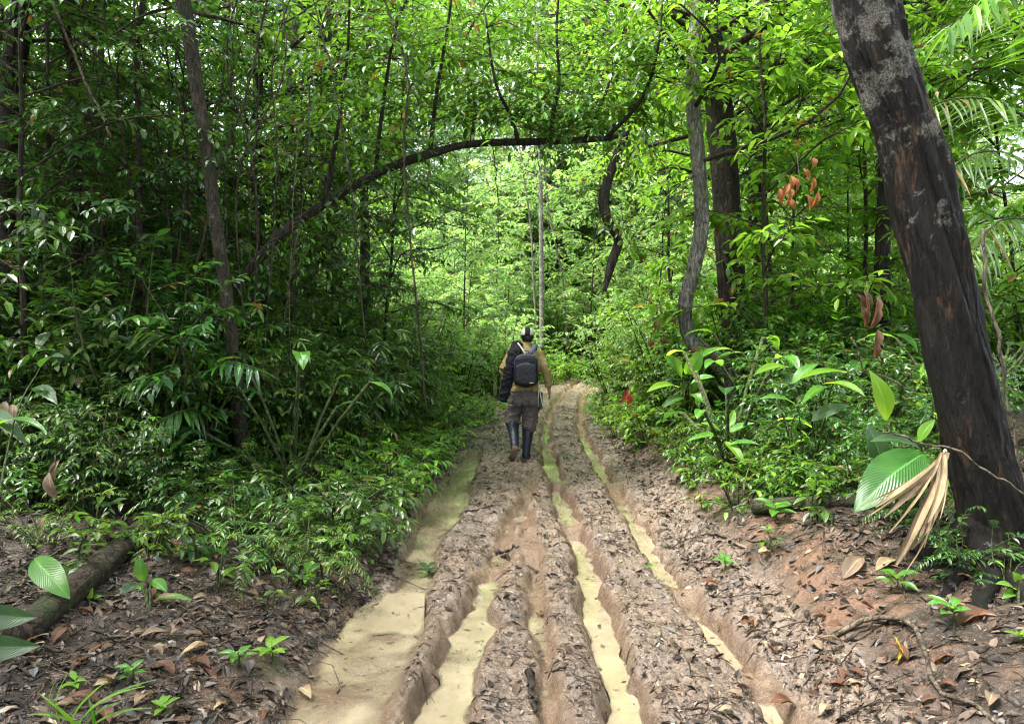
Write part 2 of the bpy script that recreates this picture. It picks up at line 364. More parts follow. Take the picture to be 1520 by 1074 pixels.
def height(x, y, full=False):
    x = np.asarray(x, float); y = np.asarray(y, float); sx = x - cx(y)
    wob = 0.05 * fbm(x * 1.7, y * 1.1, 5, 3)
    z = 0.05 * fbm(x * 0.9, y * 0.6, 11, 3)
    el = edge_l(y) + wob; er = edge_r(y) + wob
    near = sstep(30, 24, y)
    dl = el - sx; dr = sx - er
    mud = sstep(0.18, -0.02, np.maximum(dl, dr - 0.26) + 0.12 * fbm(x * 5, y * 5, 21, 3)) * sstep(28, 25, y)
    # banks
    z = z + 0.11 * sstep(0.0, 0.28, dl) + 0.10 * np.clip(dl, 0, 8) * 0.9 * sstep(0.1, 1.2, dl)
    z = z + 0.26 * sstep(-0.05, 0.65, dr) + 0.13 * np.clip(dr, 0, 8) * sstep(0.1, 1.0, dr)
    z = z + 0.05 * sstep(0.3, 1.5, np.maximum(dl, dr)) * fbm(x * 2.2, y * 2.2, 31, 4)
    # crown of the ridges between the ruts
    z = z + mud * near * 0.024 * np.cos((sx - 0.83) * 2 * np.pi / 0.62) * (sx > 0.2)
    wet = np.zeros_like(z); walls = np.zeros_like(z)
    for k, (ys, xs, hw, dp) in RUTS.items():
        c = interp(y, ys, xs); h = interp(y, ys, hw); d = interp(y, ys, dp)
        for b in BREAKS[k]: d = d * (1 - 0.9 * np.exp(-((y - b + 0.25 * (sx - c)) / (0.05 + 0.018 * b)) ** 2))
        dist = np.abs(sx - c + 0.05 * fbm(x * 1.5 + 7, y * 1.3, 41, 3)) + 0.05 * fbm(x * 9, y * 7, 43, 3) + 0.05 * fbm(x * 2.5, y * 3.1, 44, 2)
        prof = sstep(h + 0.05, np.maximum(h - 0.025, 0.002), dist) * (h > 0.004)
        z = z - d * prof * (0.80 + 0.5 * fbm(x * 0.8, y * 1.7, 45, 3)) * near
        z = z + (0.012 if k in ('left', 'groove') else 0.02) * np.exp(-((dist - h - 0.09) / 0.05) ** 2) * (d > 0.03) * near
        wet = np.maximum(wet, sstep(h + 0.09, h - 0.01, dist) * (h > 0.004))
    # broad shallow mud pan at near left, thin channel beyond
    pan = sstep(-1.02, -0.92, sx) * sstep(-0.42, -0.56, sx + 0.05 * fbm(x * 4, y * 3, 51, 3)) * sstep(4.75, 4.3, y)
    z = z - 0.055 * pan; wet = np.maximum(wet, pan)
    c = interp(y, [4, 5, 6, 7, 8, 9.5, 11], [-.7, -.66, -.68, -.66, -.62, -.56, -.5]); h = interp(y, [4, 5, 6, 7, 7.6, 8.5, 9.5, 11], [.12, .10, .12, .2, .22, .12, .12, .02])
    dist = np.abs(sx - c + 0.05 * fbm(x * 3, y * 2, 53, 3)); ch = sstep(h + 0.06, h - 0.04, dist) * sstep(4.0, 4.5, y) * sstep(11.5, 10, y)
    z = z - 0.075 * ch; wet = np.maximum(wet, ch)
    # clods, tread marks and crumbs
    dry = mud * (1 - 0.8 * wet) * near
    z = z + dry * (0.055 * fbm(x * 5.5, y * 5.5, 61, 5) + 0.05 * fbm(x * 1.6, y * 1.3, 60, 2) + 0.020 * np.abs(fbm(x * 17, y * 15, 63, 3)) + 0.010 * fbm(x * 45, y * 40, 64, 2))
    z = z + wet * 0.025 * fbm(x * 7, y * 6, 67, 3)
    z = z + (1 - mud) * 0.05 * fbm(x * 6, y * 6, 65, 4) * near
    # land climbs beyond the bend
    z = z + 0.30 * np.maximum(y - 27, 0) * sstep(27, 34, y) + 0.02 * np.maximum(y - 14, 0) * sstep(14, 20, y)
    if full:
        clay = sstep(0.12, 0.42, dr) * sstep(1.2, 0.6, dr) + 0.5 * sstep(0.0, 0.1, dl) * sstep(0.8, 0.3, dl)
        clay = clay - 0.0
        return z, mud, wet * mud, np.clip(clay, 0, 1)
    return z
def gz(x, y): return float(height(np.array([x]), np.array([y]))[0])

def axis(bands):
    out = []
    for a, b, st in bands: out.append(np.arange(a, b - 1e-6, st))
    return np.concatenate(out + [np.array([bands[-1][1]])])
xs = axis([(-60, -12, 2.0), (-12, -4, 0.4), (-4, -1.3, 0.06), (-1.3, 1.6, 0.0125), (1.6, 2.6, 0.03), (2.6, 5, 0.08), (5, 12, 0.35), (12, 60, 2.0)])
ys = axis([(-12, 1.6, 0.8), (1.6, 2.6, 0.03), (2.6, 4.5, 0.0125), (4.5, 7, 0.02), (7, 11, 0.035), (11, 18, 0.07), (18, 30, 0.2), (30, 70, 1.2)])
GX, GY = np.meshgrid(xs, ys); Z, mud, wet, clay = height(GX, GY, True)
nx, ny = len(xs), len(ys)
V = np.stack([GX, GY, Z], -1).reshape(-1, 3)
ii = (np.arange(ny - 1)[:, None] * nx + np.arange(nx - 1)[None]).ravel()
Q = np.stack([ii, ii + 1, ii + nx + 1, ii + nx], -1)
cxm = GX[:-1, :-1].ravel() - cx(GY[:-1, :-1].ravel()); cym = GY[:-1, :-1].ravel()
is_tr = (cxm > edge_l(cym) - 0.12) & (cxm < edge_r(cym) + 0.34) & (cym < 34) & (cym > -6)
ex = {'mud': mud.ravel(), 'wet': wet.ravel(), 'clay': clay.ravel()}
def sub(name, mask):
    q = Q[mask]; used, inv = np.unique(q, return_inverse=True)
    me = tri_mesh(name, V[used], inv.reshape(-1, 4), None, True, {k: v[used] for k, v in ex.items()})
    return obj(name, me, M['ground'], kind='structure')
track = sub('muddy_track', is_tr); track['label'] = 'rutted muddy track with wet tan ridges between wheel ruts'
floor = sub('forest_floor', ~is_tr); floor['label'] = 'dark leaf-strewn forest soil rising into low banks beside the track'

# ------------------------------------------------------------------ puddles
def puddle(label, ys_, xs_, hw, level, ny_=110, nx_=25):
    yy = np.linspace(ys_[0], ys_[-1], ny_); c = np.interp(yy, ys_, xs_) + cx(yy); h = np.interp(yy, ys_, hw) if not np.isscalar(hw) else np.full(ny_, hw)
    t = np.linspace(-1, 1, nx_)
    X = c[:, None] + h[:, None] * t[None]; Y = np.repeat(yy[:, None], nx_, 1)
    lv = np.interp(yy, [yy[0], yy[-1]], level) if not np.isscalar(level) else np.full(ny_, level)
    Vp = np.stack([X, Y, np.repeat(lv[:, None], nx_, 1)], -1).reshape(-1, 3)
    i = (np.arange(ny_ - 1)[:, None] * nx_ + np.arange(nx_ - 1)[None]).ravel()
    dep = np.clip(Vp[:, 2] - height(Vp[:, 0], Vp[:, 1]), 0, .2)
    o = obj('puddle', tri_mesh('puddle', Vp, np.stack([i, i + 1, i + nx_ + 1, i + nx_], -1), None, True, {'depth': dep}), M['water'])
    o['kind'] = 'structure'; o['label'] = label
    return o
def rut_xy(k, y0, y1):
    ys_, xs_, hw, dp = RUTS[k]; yy = list(np.linspace(y0, y1, 12))
    return yy, [float(np.interp(v, ys_, xs_)) for v in yy], [float(np.interp(v, ys_, hw)) + 0.07 for v in yy]
puddle('long yellow-brown puddle filling the middle rut nearest the camera', *rut_xy('middle', 2.2, 6.3), level=-0.117, ny_=160)
puddle('short yellow puddle in the middle rut just before the walker', *rut_xy('middle', 6.5, 8.3), level=-0.102)
puddle('yellow puddle in the middle rut beside the walker', *rut_xy('middle', 8.5, 14), level=-0.087)
puddle('yellow-brown puddle filling the left rut in the foreground', *rut_xy('left', 2.2, 5.2), level=-0.087)
puddle('thin puddle in the left rut towards the walker', *rut_xy('left', 5.4, 8.3), level=-0.072)
puddle('narrow brown puddle in the small groove between the ruts', *rut_xy('groove', 3.4, 5.6), level=-0.074)
puddle('thin brown puddle in the right rut in the foreground', *rut_xy('right', 2.2, 4.7), level=-0.112)
puddle('pale puddle in the right rut level with the bend of the left channel', *rut_xy('right', 5.0, 8.0), level=-0.097)
puddle('yellow puddle in the right rut farthest up the track', *rut_xy('right', 8.3, 12.5), level=-0.082)
puddle('broad shallow mud pan of tan water at near left of track', [2.3, 3.3, 4.0, 4.7], [-.82, -.81, -.77, -.7], [.36, .35, .29, .14], -0.027)
puddle('pale channel of water along the left edge of the track', [4.6, 5, 6, 7, 7.6, 8.6, 10], [-.68, -.66, -.68, -.66, -.63, -.6, -.54], [.16, .16, .18, .26, .26, .18, .16], [-0.054, -0.042])

# ------------------------------------------------------------------ plant generators (templates are built once, copies share their meshes)
def gen_bush(seed, h, spread, nst, nspr, nleaf, L, asp, tpl='mid', slen=0.42, droop=0.3, low=0.12, alpha=58, wild=0.28, lean=1.0):
    rng = np.random.default_rng(seed); lv = Leaves(); tw = []
    for s in range(nst):
        a = rng.uniform(0, 2 * np.pi); out = spread * np.sqrt(rng.random()) * lean; hh = h * rng.uniform(0.55, 1.0)
        top = np.array([math.cos(a) * out, math.sin(a) * out, hh])
        base = np.array([math.cos(a), math.sin(a), 0]) * 0.06 * spread; base[2] = -0.12
        mid = 0.5 * top + np.array([*rng.normal(0, 0.06 * h, 2), 0.10 * h])
        path = smooth_path([base, mid, top], 9); tw.append(tube(path, np.linspace(0.007 + 0.006 * h, 0.004, 9), 4, cap=False))
        for q in range(nspr):
            t = low + (1 - low) * (q + rng.random()) / nspr
            p = path[0] + (path[-1] - path[0]) * 0; k = min(t * 8, 7.999); i = int(k); p = path[i] + (path[i + 1] - path[i]) * (k - i)
            b = a + rng.normal(0, 1.3); d = np.array([math.cos(b), math.sin(b), rng.uniform(-0.1, 0.65)])
            spray(lv, tw, rng, p, d, slen * rng.uniform(0.6, 1.3), max(3, int(nleaf * rng.uniform(0.7, 1.2))), L, asp, droop * rng.uniform(0.5, 1.5), 0.004, alpha, wild)
        spray(lv, tw, rng, path[-1], path[-1] - path[-2] + rng.normal(0, 0.02, 3), slen * 0.8, nleaf, L, asp, droop, 0.004, alpha, wild)
    return lv.mesh('foliage', rng, tpl), tri_mesh('stems', *merge(tw))

def gen_tree(seed, H, z0, rad, nlimb, nsub, nleaf, L, asp, tpl='lite', r0=0.09, wander=0.25, slen=0.6, up=0.35, trunk_sides=9, droop=0.35, alpha=58, bow=(0, 0), wild=0.3):
    rng = np.random.default_rng(seed); lv = Leaves(); br = []
    n = 14; t = np.linspace(0, 1, n)
    path = np.stack([bow[0] * t ** 2 * H + wander * np.cumsum(rng.normal(0, 0.25, n)) * t, bow[1] * t ** 2 * H + wander * np.cumsum(rng.normal(0, 0.25, n)) * t, -0.3 + t * (H + 0.3)], -1)
    path = smooth_path(path, 40); rr = r0 * (1 - 0.8 * np.linspace(0, 1, 40)) * (1 + 0.9 * np.exp(-np.linspace(0, 1, 40) * 28))
    trunk = tri_mesh('trunk', *tube(path, rr, trunk_sides, rough=0.05, rng=rng))
    for i in range(nlimb):
        tz = z0 / H + (1 - z0 / H) * (i + rng.random()) / nlimb; k = min(int(tz * 39), 38); p = path[k]
        a = i * 2.4 + rng.normal(0, 0.4); prof = math.sin(math.pi * min(1, 0.18 + 0.82 * (1 - (tz - z0 / H) / (1 - z0 / H + 1e-6)))) * 0.55 + 0.5
        ln = rad * prof * rng.uniform(0.6, 1.15); d = np.array([math.cos(a), math.sin(a), up * rng.uniform(0.2, 1.7)])
        end = p + d * ln + np.array([0, 0, -0.12 * ln]); md = p + d * ln * 0.5 + np.array([*rng.normal(0, 0.08 * ln, 2), 0.08 * ln])
        lp = smooth_path([p, md, end], 8); rl = max(rr[k] * 0.45, 0.012)
        br.append(tube(lp, np.linspace(rl, 0.006, 8), 5, cap=False))
        for q in range(nsub):
            tt = 0.18 + 0.82 * (q + rng.random()) / nsub; kk = min(tt * 7, 6.999); j = int(kk); pp = lp[j] + (lp[j + 1] - lp[j]) * (kk - j)
            b = a + rng.normal(0, 1.0); dd = np.array([math.cos(b), math.sin(b), rng.uniform(-0.25, 0.75)])
            sl = slen * rng.uniform(0.6, 1.3); spray(lv, br, rng, pp, dd, sl, nleaf, L, asp, droop, 0.006, alpha, wild)
            for e in range(2):
                b2 = b + rng.choice([-1, 1]) * rng.uniform(0.5, 1.2); q0 = pp + unit(dd) * sl * rng.uniform(0.2, 0.6)
                spray(lv, br, rng, q0, np.array([math.cos(b2), math.sin(b2), rng.uniform(-0.3, 0.6)]), sl * 0.7, max(3, int(nleaf * 0.7)), L, asp, droop, 0.004, alpha, wild)
    return trunk, tri_mesh('branches', *merge(br)), lv.mesh('crown', rng, tpl), lv.count()

class Tmpl:
    # one kind of plant: [(part name, mesh, material, kind)]
    def __init__(s, name, parts): s.name = name; s.parts = parts
    def put(s, label, cat, x, y, rz=0.0, scale=1.0, group=None, z=None, tilt=(0, 0), mats=None):
        o = thing(s.name, label, cat, (x, y, gz(x, y) - 0.02 if z is None else z), rz, group, scale)
        o.rotation_euler = (tilt[0], tilt[1], rz)
        for nm, me, mt, kd in s.parts:
            p = obj(nm, me, mt, o, kd)
            if mats and nm in mats:
                p.material_slots[0].link = 'OBJECT'; p.material_slots[0].material = mats[nm]
        return o
def bush_t(name, seed, leafmat, stem='twig_green', **kw):
    f, s = gen_bush(seed, **kw)
    return Tmpl(name, [('stems', s, M[stem], None), ('foliage', f, M[leafmat], 'stuff')])
def tree_t(name, seed, leafmat, barkmat, **kw):
    t, b, c, n = gen_tree(seed, **kw)
    return Tmpl(name, [('trunk', t, M[barkmat], None), ('branches', b, M['twig'], None), ('crown', c, M[leafmat], 'stuff')])

T = {}
# understorey shrubs
T['gloss'] = [bush_t('broadleaf_shrub', 10 + i, 'leaf_dark', h=1.9, spread=0.8, nst=11, nspr=9, nleaf=10, L=0.12, asp=0.40, tpl='mid', slen=0.45) for i in range(3)]
T['small'] = [bush_t('small_leaf_shrub', 20 + i, 'leaf_mid', h=1.7, spread=0.8, nst=14, nspr=11, nleaf=13, L=0.08, asp=0.42, tpl='mid', slen=0.4) for i in range(3)]
T['bright'] = [bush_t('light_green_shrub', 30 + i, 'leaf_bright', h=1.6, spread=0.75, nst=10, nspr=8, nleaf=10, L=0.12, asp=0.42, tpl='mid', slen=0.42) for i in range(3)]
T['fern'] = [bush_t('feathery_fern', 40 + i, 'leaf_mid', h=0.55, spread=0.6, nst=9, nspr=2, nleaf=26, L=0.075, asp=0.22, tpl='lite', slen=0.5, droop=0.55, alpha=72, wild=0.12) for i in range(2)]
T['herb'] = [bush_t('low_leafy_herb', 50 + i, 'leaf_bright', h=0.42, spread=0.38, nst=10, nspr=3, nleaf=8, L=0.085, asp=0.40, tpl='mid', slen=0.2) for i in range(3)]
T['seedling'] = [bush_t('seedling', 60 + i, 'leaf_mid', h=0.24, spread=0.10, nst=2, nspr=2, nleaf=5, L=0.085, asp=0.42, tpl='full', slen=0.12, alpha=65) for i in range(3)]
T['lance'] = [bush_t('narrow_leaf_shrub', 70 + i, 'leaf_dark', h=1.5, spread=0.9, nst=12, nspr=8, nleaf=12, L=0.16, asp=0.17, tpl='mid', slen=0.5, droop=0.5, alpha=42) for i in range(2)]
# saplings and trees
T['sap'] = [tree_t('leafy_sapling', 80 + i, 'leaf_mid', 'bark_brown', H=5.6, z0=0.7, rad=1.25, nlimb=26, nsub=5, nleaf=10, L=0.105, asp=0.42, tpl='mid', r0=0.03, slen=0.5, wander=0.12, trunk_sides=6) for i in range(3)]
T['sapb'] = [tree_t('bright_sapling', 90 + i, 'leaf_bright', 'bark_brown', H=6.2, z0=0.9, rad=1.4, nlimb=22, nsub=4, nleaf=9, L=0.165, asp=0.42, tpl='mid', r0=0.035, slen=0.6, wander=0.12, trunk_sides=6) for i in range(3)]
T['tree'] = [tree_t('forest_tree', 100 + i, 'leaf_mid', 'bark_dark', H=12, z0=2.2, rad=2.7, nlimb=26, nsub=6, nleaf=9, L=0.17, asp=0.42, tpl='lite', r0=0.14, slen=0.8, wander=0.2) for i in range(3)]
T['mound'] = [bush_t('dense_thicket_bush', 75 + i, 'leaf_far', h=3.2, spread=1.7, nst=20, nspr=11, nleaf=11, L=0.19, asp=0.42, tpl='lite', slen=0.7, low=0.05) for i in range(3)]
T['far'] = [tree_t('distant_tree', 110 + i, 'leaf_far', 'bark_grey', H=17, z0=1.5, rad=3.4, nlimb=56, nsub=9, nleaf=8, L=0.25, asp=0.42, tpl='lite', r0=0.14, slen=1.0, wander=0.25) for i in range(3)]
prng = random.Random(4)
import re as _re
def where(x, y):
    if y < 1: return None
    px = 760 + FPX * x / y
    for lim, ph in ((40, 'at the far left edge'), (180, 'left of the slender brown tree'), (310, 'just left of the slender brown tree'), (430, 'around the slender brown tree'), (570, 'under the arching branch'), (735, 'left of the walker'), (830, 'straight ahead beyond the walker'),
                    (960, 'right of the walker'), (1060, 'around the winding pale trunk'), (1170, 'around the dark straight trunk'), (1330, 'left of the leaning tree'), (9999, 'behind the leaning tree')):
        if px < lim: break
    return ph + (', in front' if y < 7 else '' if y < 9 else ', farther back' if y < 13 else ', well past the walker' if y < 23 else ', in the distance')
def relabel(label, x, y, s, smin, smax):
    kind = _re.split(r' (?:in|on|at|beside|behind|standing|crowding|closing|leaning|sprouting|deep|among) ', label)[0]
    w_ = where(x, y); t = (s - smin) / max(smax - smin, 1e-3)
    return label if w_ is None else ('smaller ' if t < .33 else 'larger ' if t > .67 else 'medium-sized ') + kind + ' ' + w_
def scatter(key, n, region, label, cat, group, smin=0.75, smax=1.25, gap=0.35, mats=None):
    got = []; tries = 0
    while len(got) < n and tries < n * 60:
        tries += 1; x, y = region()
        if any((x - a) ** 2 + (y - b) ** 2 < gap * gap for a, b in got): continue
        px_ = 760 + FPX * x / max(y, .5)
        if 2 < y < 7.9 and 335 < px_ < 580 and key == 'sap': continue
        if 2 < y < 6.9 and 270 < px_ < 450 and key in ('gloss', 'small', 'lance', 'sap'): continue
        got.append((x, y)); t = T[key][prng.randrange(len(T[key]))]
        rz_ = prng.uniform(0, 6.28); s_ = prng.uniform(smin, smax)
        tl_ = (prng.uniform(-.08, .08), prng.uniform(-.08, .08))
        if key == 'far' and 17 < y < 32 and -12 < x < 1: continue          # clearing left of the far track lets the light in
        t.put(relabel(label, x, y, s_, smin, smax), cat, x, y, rz_, s_, group, tilt=tl_, mats=mats)
def left(y0, y1, off0, off1):
    def f():
        y = y0 + (y1 - y0) * prng.random(); return float(edge_l(y) + cx(y)) - prng.uniform(off0, off1), y
    return f
def right(y0, y1, off0, off1):
    def f():
        y = y0 + (y1 - y0) * prng.random(); return float(edge_r(y) + cx(y)) + prng.uniform(off0, off1), y
    return f
# left thicket
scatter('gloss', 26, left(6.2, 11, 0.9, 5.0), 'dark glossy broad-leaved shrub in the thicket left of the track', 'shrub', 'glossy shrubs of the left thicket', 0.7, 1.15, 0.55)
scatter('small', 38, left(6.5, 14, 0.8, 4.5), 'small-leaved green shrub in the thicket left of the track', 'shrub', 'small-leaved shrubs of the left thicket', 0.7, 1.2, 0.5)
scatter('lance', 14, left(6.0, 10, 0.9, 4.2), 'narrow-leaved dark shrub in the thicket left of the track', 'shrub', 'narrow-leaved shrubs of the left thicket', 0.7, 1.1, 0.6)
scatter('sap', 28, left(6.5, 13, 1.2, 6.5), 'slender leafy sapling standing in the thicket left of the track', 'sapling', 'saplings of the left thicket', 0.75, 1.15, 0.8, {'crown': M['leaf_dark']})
scatter('tree', 6, left(8, 17, 4.5, 9.0), 'dark-trunked forest tree behind the thicket left of the track', 'tree', 'forest trees left of the track', 0.8, 1.15, 1.8)
scatter('bright', 10, left(11, 18, 0.6, 2.5), 'light green shrub leaning over the far left verge', 'shrub', 'light shrubs on the far left verge', 0.7, 1.2, 0.6)
scatter('herb', 26, left(6.5, 15, 0.12, 0.9), 'low bright herb on the left verge of the track', 'herb', 'herbs on the left verge', 0.7, 1.3, 0.28)
scatter('fern', 14, left(5.6, 12, 0.25, 1.6), 'feathery fern on the left bank beside the track', 'fern', 'ferns on the left bank', 0.6, 1.1, 0.4)
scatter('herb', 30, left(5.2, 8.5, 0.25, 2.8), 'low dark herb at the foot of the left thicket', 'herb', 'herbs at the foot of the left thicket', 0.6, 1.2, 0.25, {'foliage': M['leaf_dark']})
scatter('gloss', 16, left(5.3, 7.0, 1.3, 4.0), 'low glossy bush at the front of the left thicket', 'bush', 'low bushes at the front of the left thicket', 0.28, 0.55, 0.4)
# right thicket
scatter('herb', 26, right(5.6, 8.5, 0.5, 2.4), 'low herb on the right bank below the thicket', 'herb', 'herbs below the right thicket', 0.5, 1.0, 0.25, {'foliage': M['leaf_mid']})
scatter('gloss', 14, right(6.0, 8.0, 0.9, 3.2), 'low glossy bush at the front of the right thicket', 'bush', 'low bushes at the front of the right thicket', 0.3, 0.6, 0.4)
scatter('gloss', 16, right(7.5, 13, 1.0, 4.5), 'dark glossy broad-leaved shrub in the thicket right of the track', 'shrub', 'glossy shrubs of the right thicket', 0.6, 1.0, 0.55)
scatter('bright', 26, right(7.5, 16, 0.9, 5.0), 'light green shrub in the thicket right of the track', 'shrub', 'light shrubs of the right thicket', 0.7, 1.25, 0.5)
scatter('small', 18, right(9.5, 18, 0.5, 3.5), 'small-leaved green shrub in the thicket right of the track', 'shrub', 'small-leaved shrubs of the right thicket', 0.6, 1.1, 0.5)
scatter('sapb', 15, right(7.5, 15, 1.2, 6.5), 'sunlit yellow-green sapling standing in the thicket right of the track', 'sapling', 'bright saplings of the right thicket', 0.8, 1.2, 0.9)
scatter('herb', 26, right(8, 19, 0.1, 1.2), 'low bright herb on the right bank of the track', 'herb', 'herbs on the right bank', 0.7, 1.3, 0.28)
scatter('fern', 10, right(7, 12, 0.6, 2.2), 'feathery fern on the right bank beside the track', 'fern', 'ferns on the right bank', 0.6, 1.0, 0.4)
# beyond the bend
def far(y0, y1, w):
    def f(): y = prng.uniform(y0, y1); return prng.uniform(-w, w) + 1.6, y
    return f
def farside(y0, y1, o0, o1):
    def f():
        y = prng.uniform(y0, y1); s = prng.choice([-1, 1]); return float(cx(y)) + 0.5 + s * prng.uniform(o0, o1), y
    return f
scatter('far', 34, far(35, 54, 26), 'tall pale distant tree closing the view beyond the bend', 'tree', 'tall trees beyond the bend', 0.8, 1.3, 2.2)
scatter('far', 14, farside(19, 31, 6.0, 13), 'pale tree beside the far stretch of the track', 'tree', 'trees beside the far track', 0.6, 0.95, 2.0)
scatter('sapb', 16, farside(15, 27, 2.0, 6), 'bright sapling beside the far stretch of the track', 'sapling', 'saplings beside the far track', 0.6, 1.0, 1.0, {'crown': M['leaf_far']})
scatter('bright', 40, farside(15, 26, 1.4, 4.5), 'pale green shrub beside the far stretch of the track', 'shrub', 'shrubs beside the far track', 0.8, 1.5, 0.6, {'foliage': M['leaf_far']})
scatter('mound', 34, farside(17, 27, 3.0, 12), 'dense bush beside the far stretch of the track', 'bush', 'dense bushes beside the far track', 0.6, 1.1, 1.1)
scatter('mound', 26, far(26.0, 31, 8), 'dense pale bush crowding the end of the track', 'bush', 'dense bushes at the end of the track', 0.8, 1.4, 0.9)
scatter('mound', 60, far(31, 50, 22), 'dense pale bush on the rising ground beyond the bend', 'bush', 'dense bushes beyond the bend', 1.0, 2.0, 1.3)
scatter('bright', 14, far(23.6, 26.5, 3.2), 'leafy light shrub closing the end of the track', 'shrub', 'light shrubs closing the end of the track', 0.5, 0.9, 0.5)
scatter('herb', 14, far(23.0, 25.5, 2.4), 'low light herb at the end of the track', 'herb', 'herbs at the end of the track', 1.2, 2.0, 0.35)
def behind():  # unseen bushes and trees added here to block sky light from behind
    a = prng.uniform(-2.2, 2.2); r_ = prng.uniform(5.5, 11); return r_ * math.sin(a) * 1.2, -abs(r_ * math.cos(a * 0.7)) - 0.5
scatter('mound', 12, behind, 'unseen dense bush added behind the camera for shade', 'bush', 'unseen bushes added behind the camera for shade', 0.9, 1.4, 1.6, {'foliage': M['leaf_mid']})
scatter('tree', 9, behind, 'unseen forest tree added behind the camera for shade', 'tree', 'unseen trees added behind the camera for shade', 0.9, 1.2, 2.2)
scatter('mound', 12, left(9, 22, 6.5, 13), 'dense bush deep in the forest left of the track', 'bush', 'dense bushes deep in the left forest', 1.2, 2.0, 1.5, {'foliage': M['leaf_mid']})
scatter('far', 5, left(14, 26, 9, 17), 'tall tree deep in the forest left of the track', 'tree', 'tall trees deep in the left forest', 0.7, 0.95, 2.5, {'crown': M['leaf_mid']})
scatter('far', 9, far(32, 37, 7), 'pale tree standing straight beyond the end of the track', 'tree', 'trees straight beyond the track', 0.75, 1.1, 1.8)
scatter('seedling', 44, left(4.0, 8.0, 0.15, 2.8), 'green seedling sprouting from the left bank', 'seedling', 'seedlings on the left bank', 0.6, 1.3, 0.22)
scatter('seedling', 28, right(4.6, 8.0, 0.35, 2.4), 'green seedling sprouting from the right bank', 'seedling', 'seedlings on the right bank', 0.6, 1.2, 0.22)
scatter('herb', 14, left(4.5, 6.4, 0.12, 1.7), 'low green herb on the near left verge', 'herb', 'herbs on the near left verge', 0.35, 0.8, 0.28, {'foliage': M['leaf_mid']})
scatter('fern', 10, left(4.4, 6.6, 0.3, 2.2), 'feathery fern on the near left verge', 'fern', 'ferns on the near left verge', 0.4, 0.8, 0.35)
scatter('herb', 14, right(5.0, 6.8, 0.7, 2.0), 'low bright herb on the near right bank', 'herb', 'herbs on the near right bank', 0.4, 0.85, 0.25)
T['sapb'][0].put('small bright sapling in front of the dark straight trunk', 'sapling', 3.35, 8.9, 1.0, 0.75)
T['bright'][1].put('tall light shrub at the foot of the dark straight trunk', 'shrub', 2.75, 9.0, 2.0, 1.15)
for i, (k, px, Y, s_, lab) in enumerate([('fern', 1405, 4.15, .5, 'dark fern at the left foot of the leaning tree'), ('fern', 1500, 3.55, .45, 'small fern in front of the roots of the leaning tree'), ('gloss', 1350, 4.7, .35, 'low glossy bush behind the dead palm leaf'), ('herb', 1440, 3.75, .55, 'dark herb growing between the roots of the leaning tree'), ('gloss', 1290, 5.3, .42, 'low glossy bush behind the huge ribbed leaf'), ('fern', 1375, 4.6, .6, 'fern behind the tan dead palm leaf')]):
    T[k][i % 2].put(lab, 'plant', (px - 760) / FPX * Y, Y, i * 1.3, s_, mats={'foliage': M['leaf_dark']})
for i, (x, y, s_) in enumerate([(2.7, 25.5, 1.15), (1.5, 28.5, 1.3), (3.6, 29, 1.4), (-0.6, 27, 1.2)]):
    T['sapb'][i % 3].put('tall pale sapling at the end of the track, ' + ('second from right', 'second from left', 'rightmost', 'leftmost')[i], 'sapling', x, y, i * 2.0, s_, 'tall saplings at the end of the track', mats={'crown': M['leaf_far']})

# ------------------------------------------------------------------ single trees, traced to their real positions
def onground(px, py, lift=0.0):
    r = ray(px, py); o = np.array([0, 0, CAM_Z]); t = np.linspace(1.5, 40, 4000)
    P = o + r * t[:, None]; d = P[:, 2] - height(P[:, 0], P[:, 1]) - lift
    i = int(np.argmax(d < 0)); return P[i]
def fine_tube(ctrl, rad, rings, sides, amp, seed, stretch=0.3, fl=None):
    path = smooth_path(ctrl, rings); rr = np.interp(np.linspace(0, 1, rings), np.linspace(0, 1, len(rad)), rad)
    V, F = tube(path, rr, sides, cap=True); n = rings * sides
    C = np.repeat(path, sides, 0); D = V[:n] - C
    k = np.arange(n) // sides; a = np.arange(n) % sides / sides * 2 * np.pi; s = np.cumsum(np.r_[0, np.linalg.norm(np.diff(path, axis=0), axis=1)])[k]
    nz = fbm(np.cos(a) * 1.6 + 9, s * 2.2 + np.sin(a) * 1.6, seed, 4) * 0.9 + 0.45 * fbm(np.cos(a) * 5, s * 5 * stretch + np.sin(a) * 5, seed + 9, 3)
    f = 1 + amp * nz
    f = f + 0.35 * amp * np.abs(fbm(np.cos(a) * 9 + s * .6, s * 2.6 + np.sin(a) * 9, seed + 20, 4)) - .3 * amp * np.abs(fbm(np.cos(a) * 3.3, s * 1.1 + np.sin(a) * 3.3, seed + 30, 3))
    if fl: f = f + fl * np.exp(-s / 0.42) * (0.35 + 0.65 * np.abs(np.cos(a * 2.5 + 1.0)) ** 1.5)
    V[:n] = C + D * f[:, None]
    return path, tri_mesh('trunk', V, F)
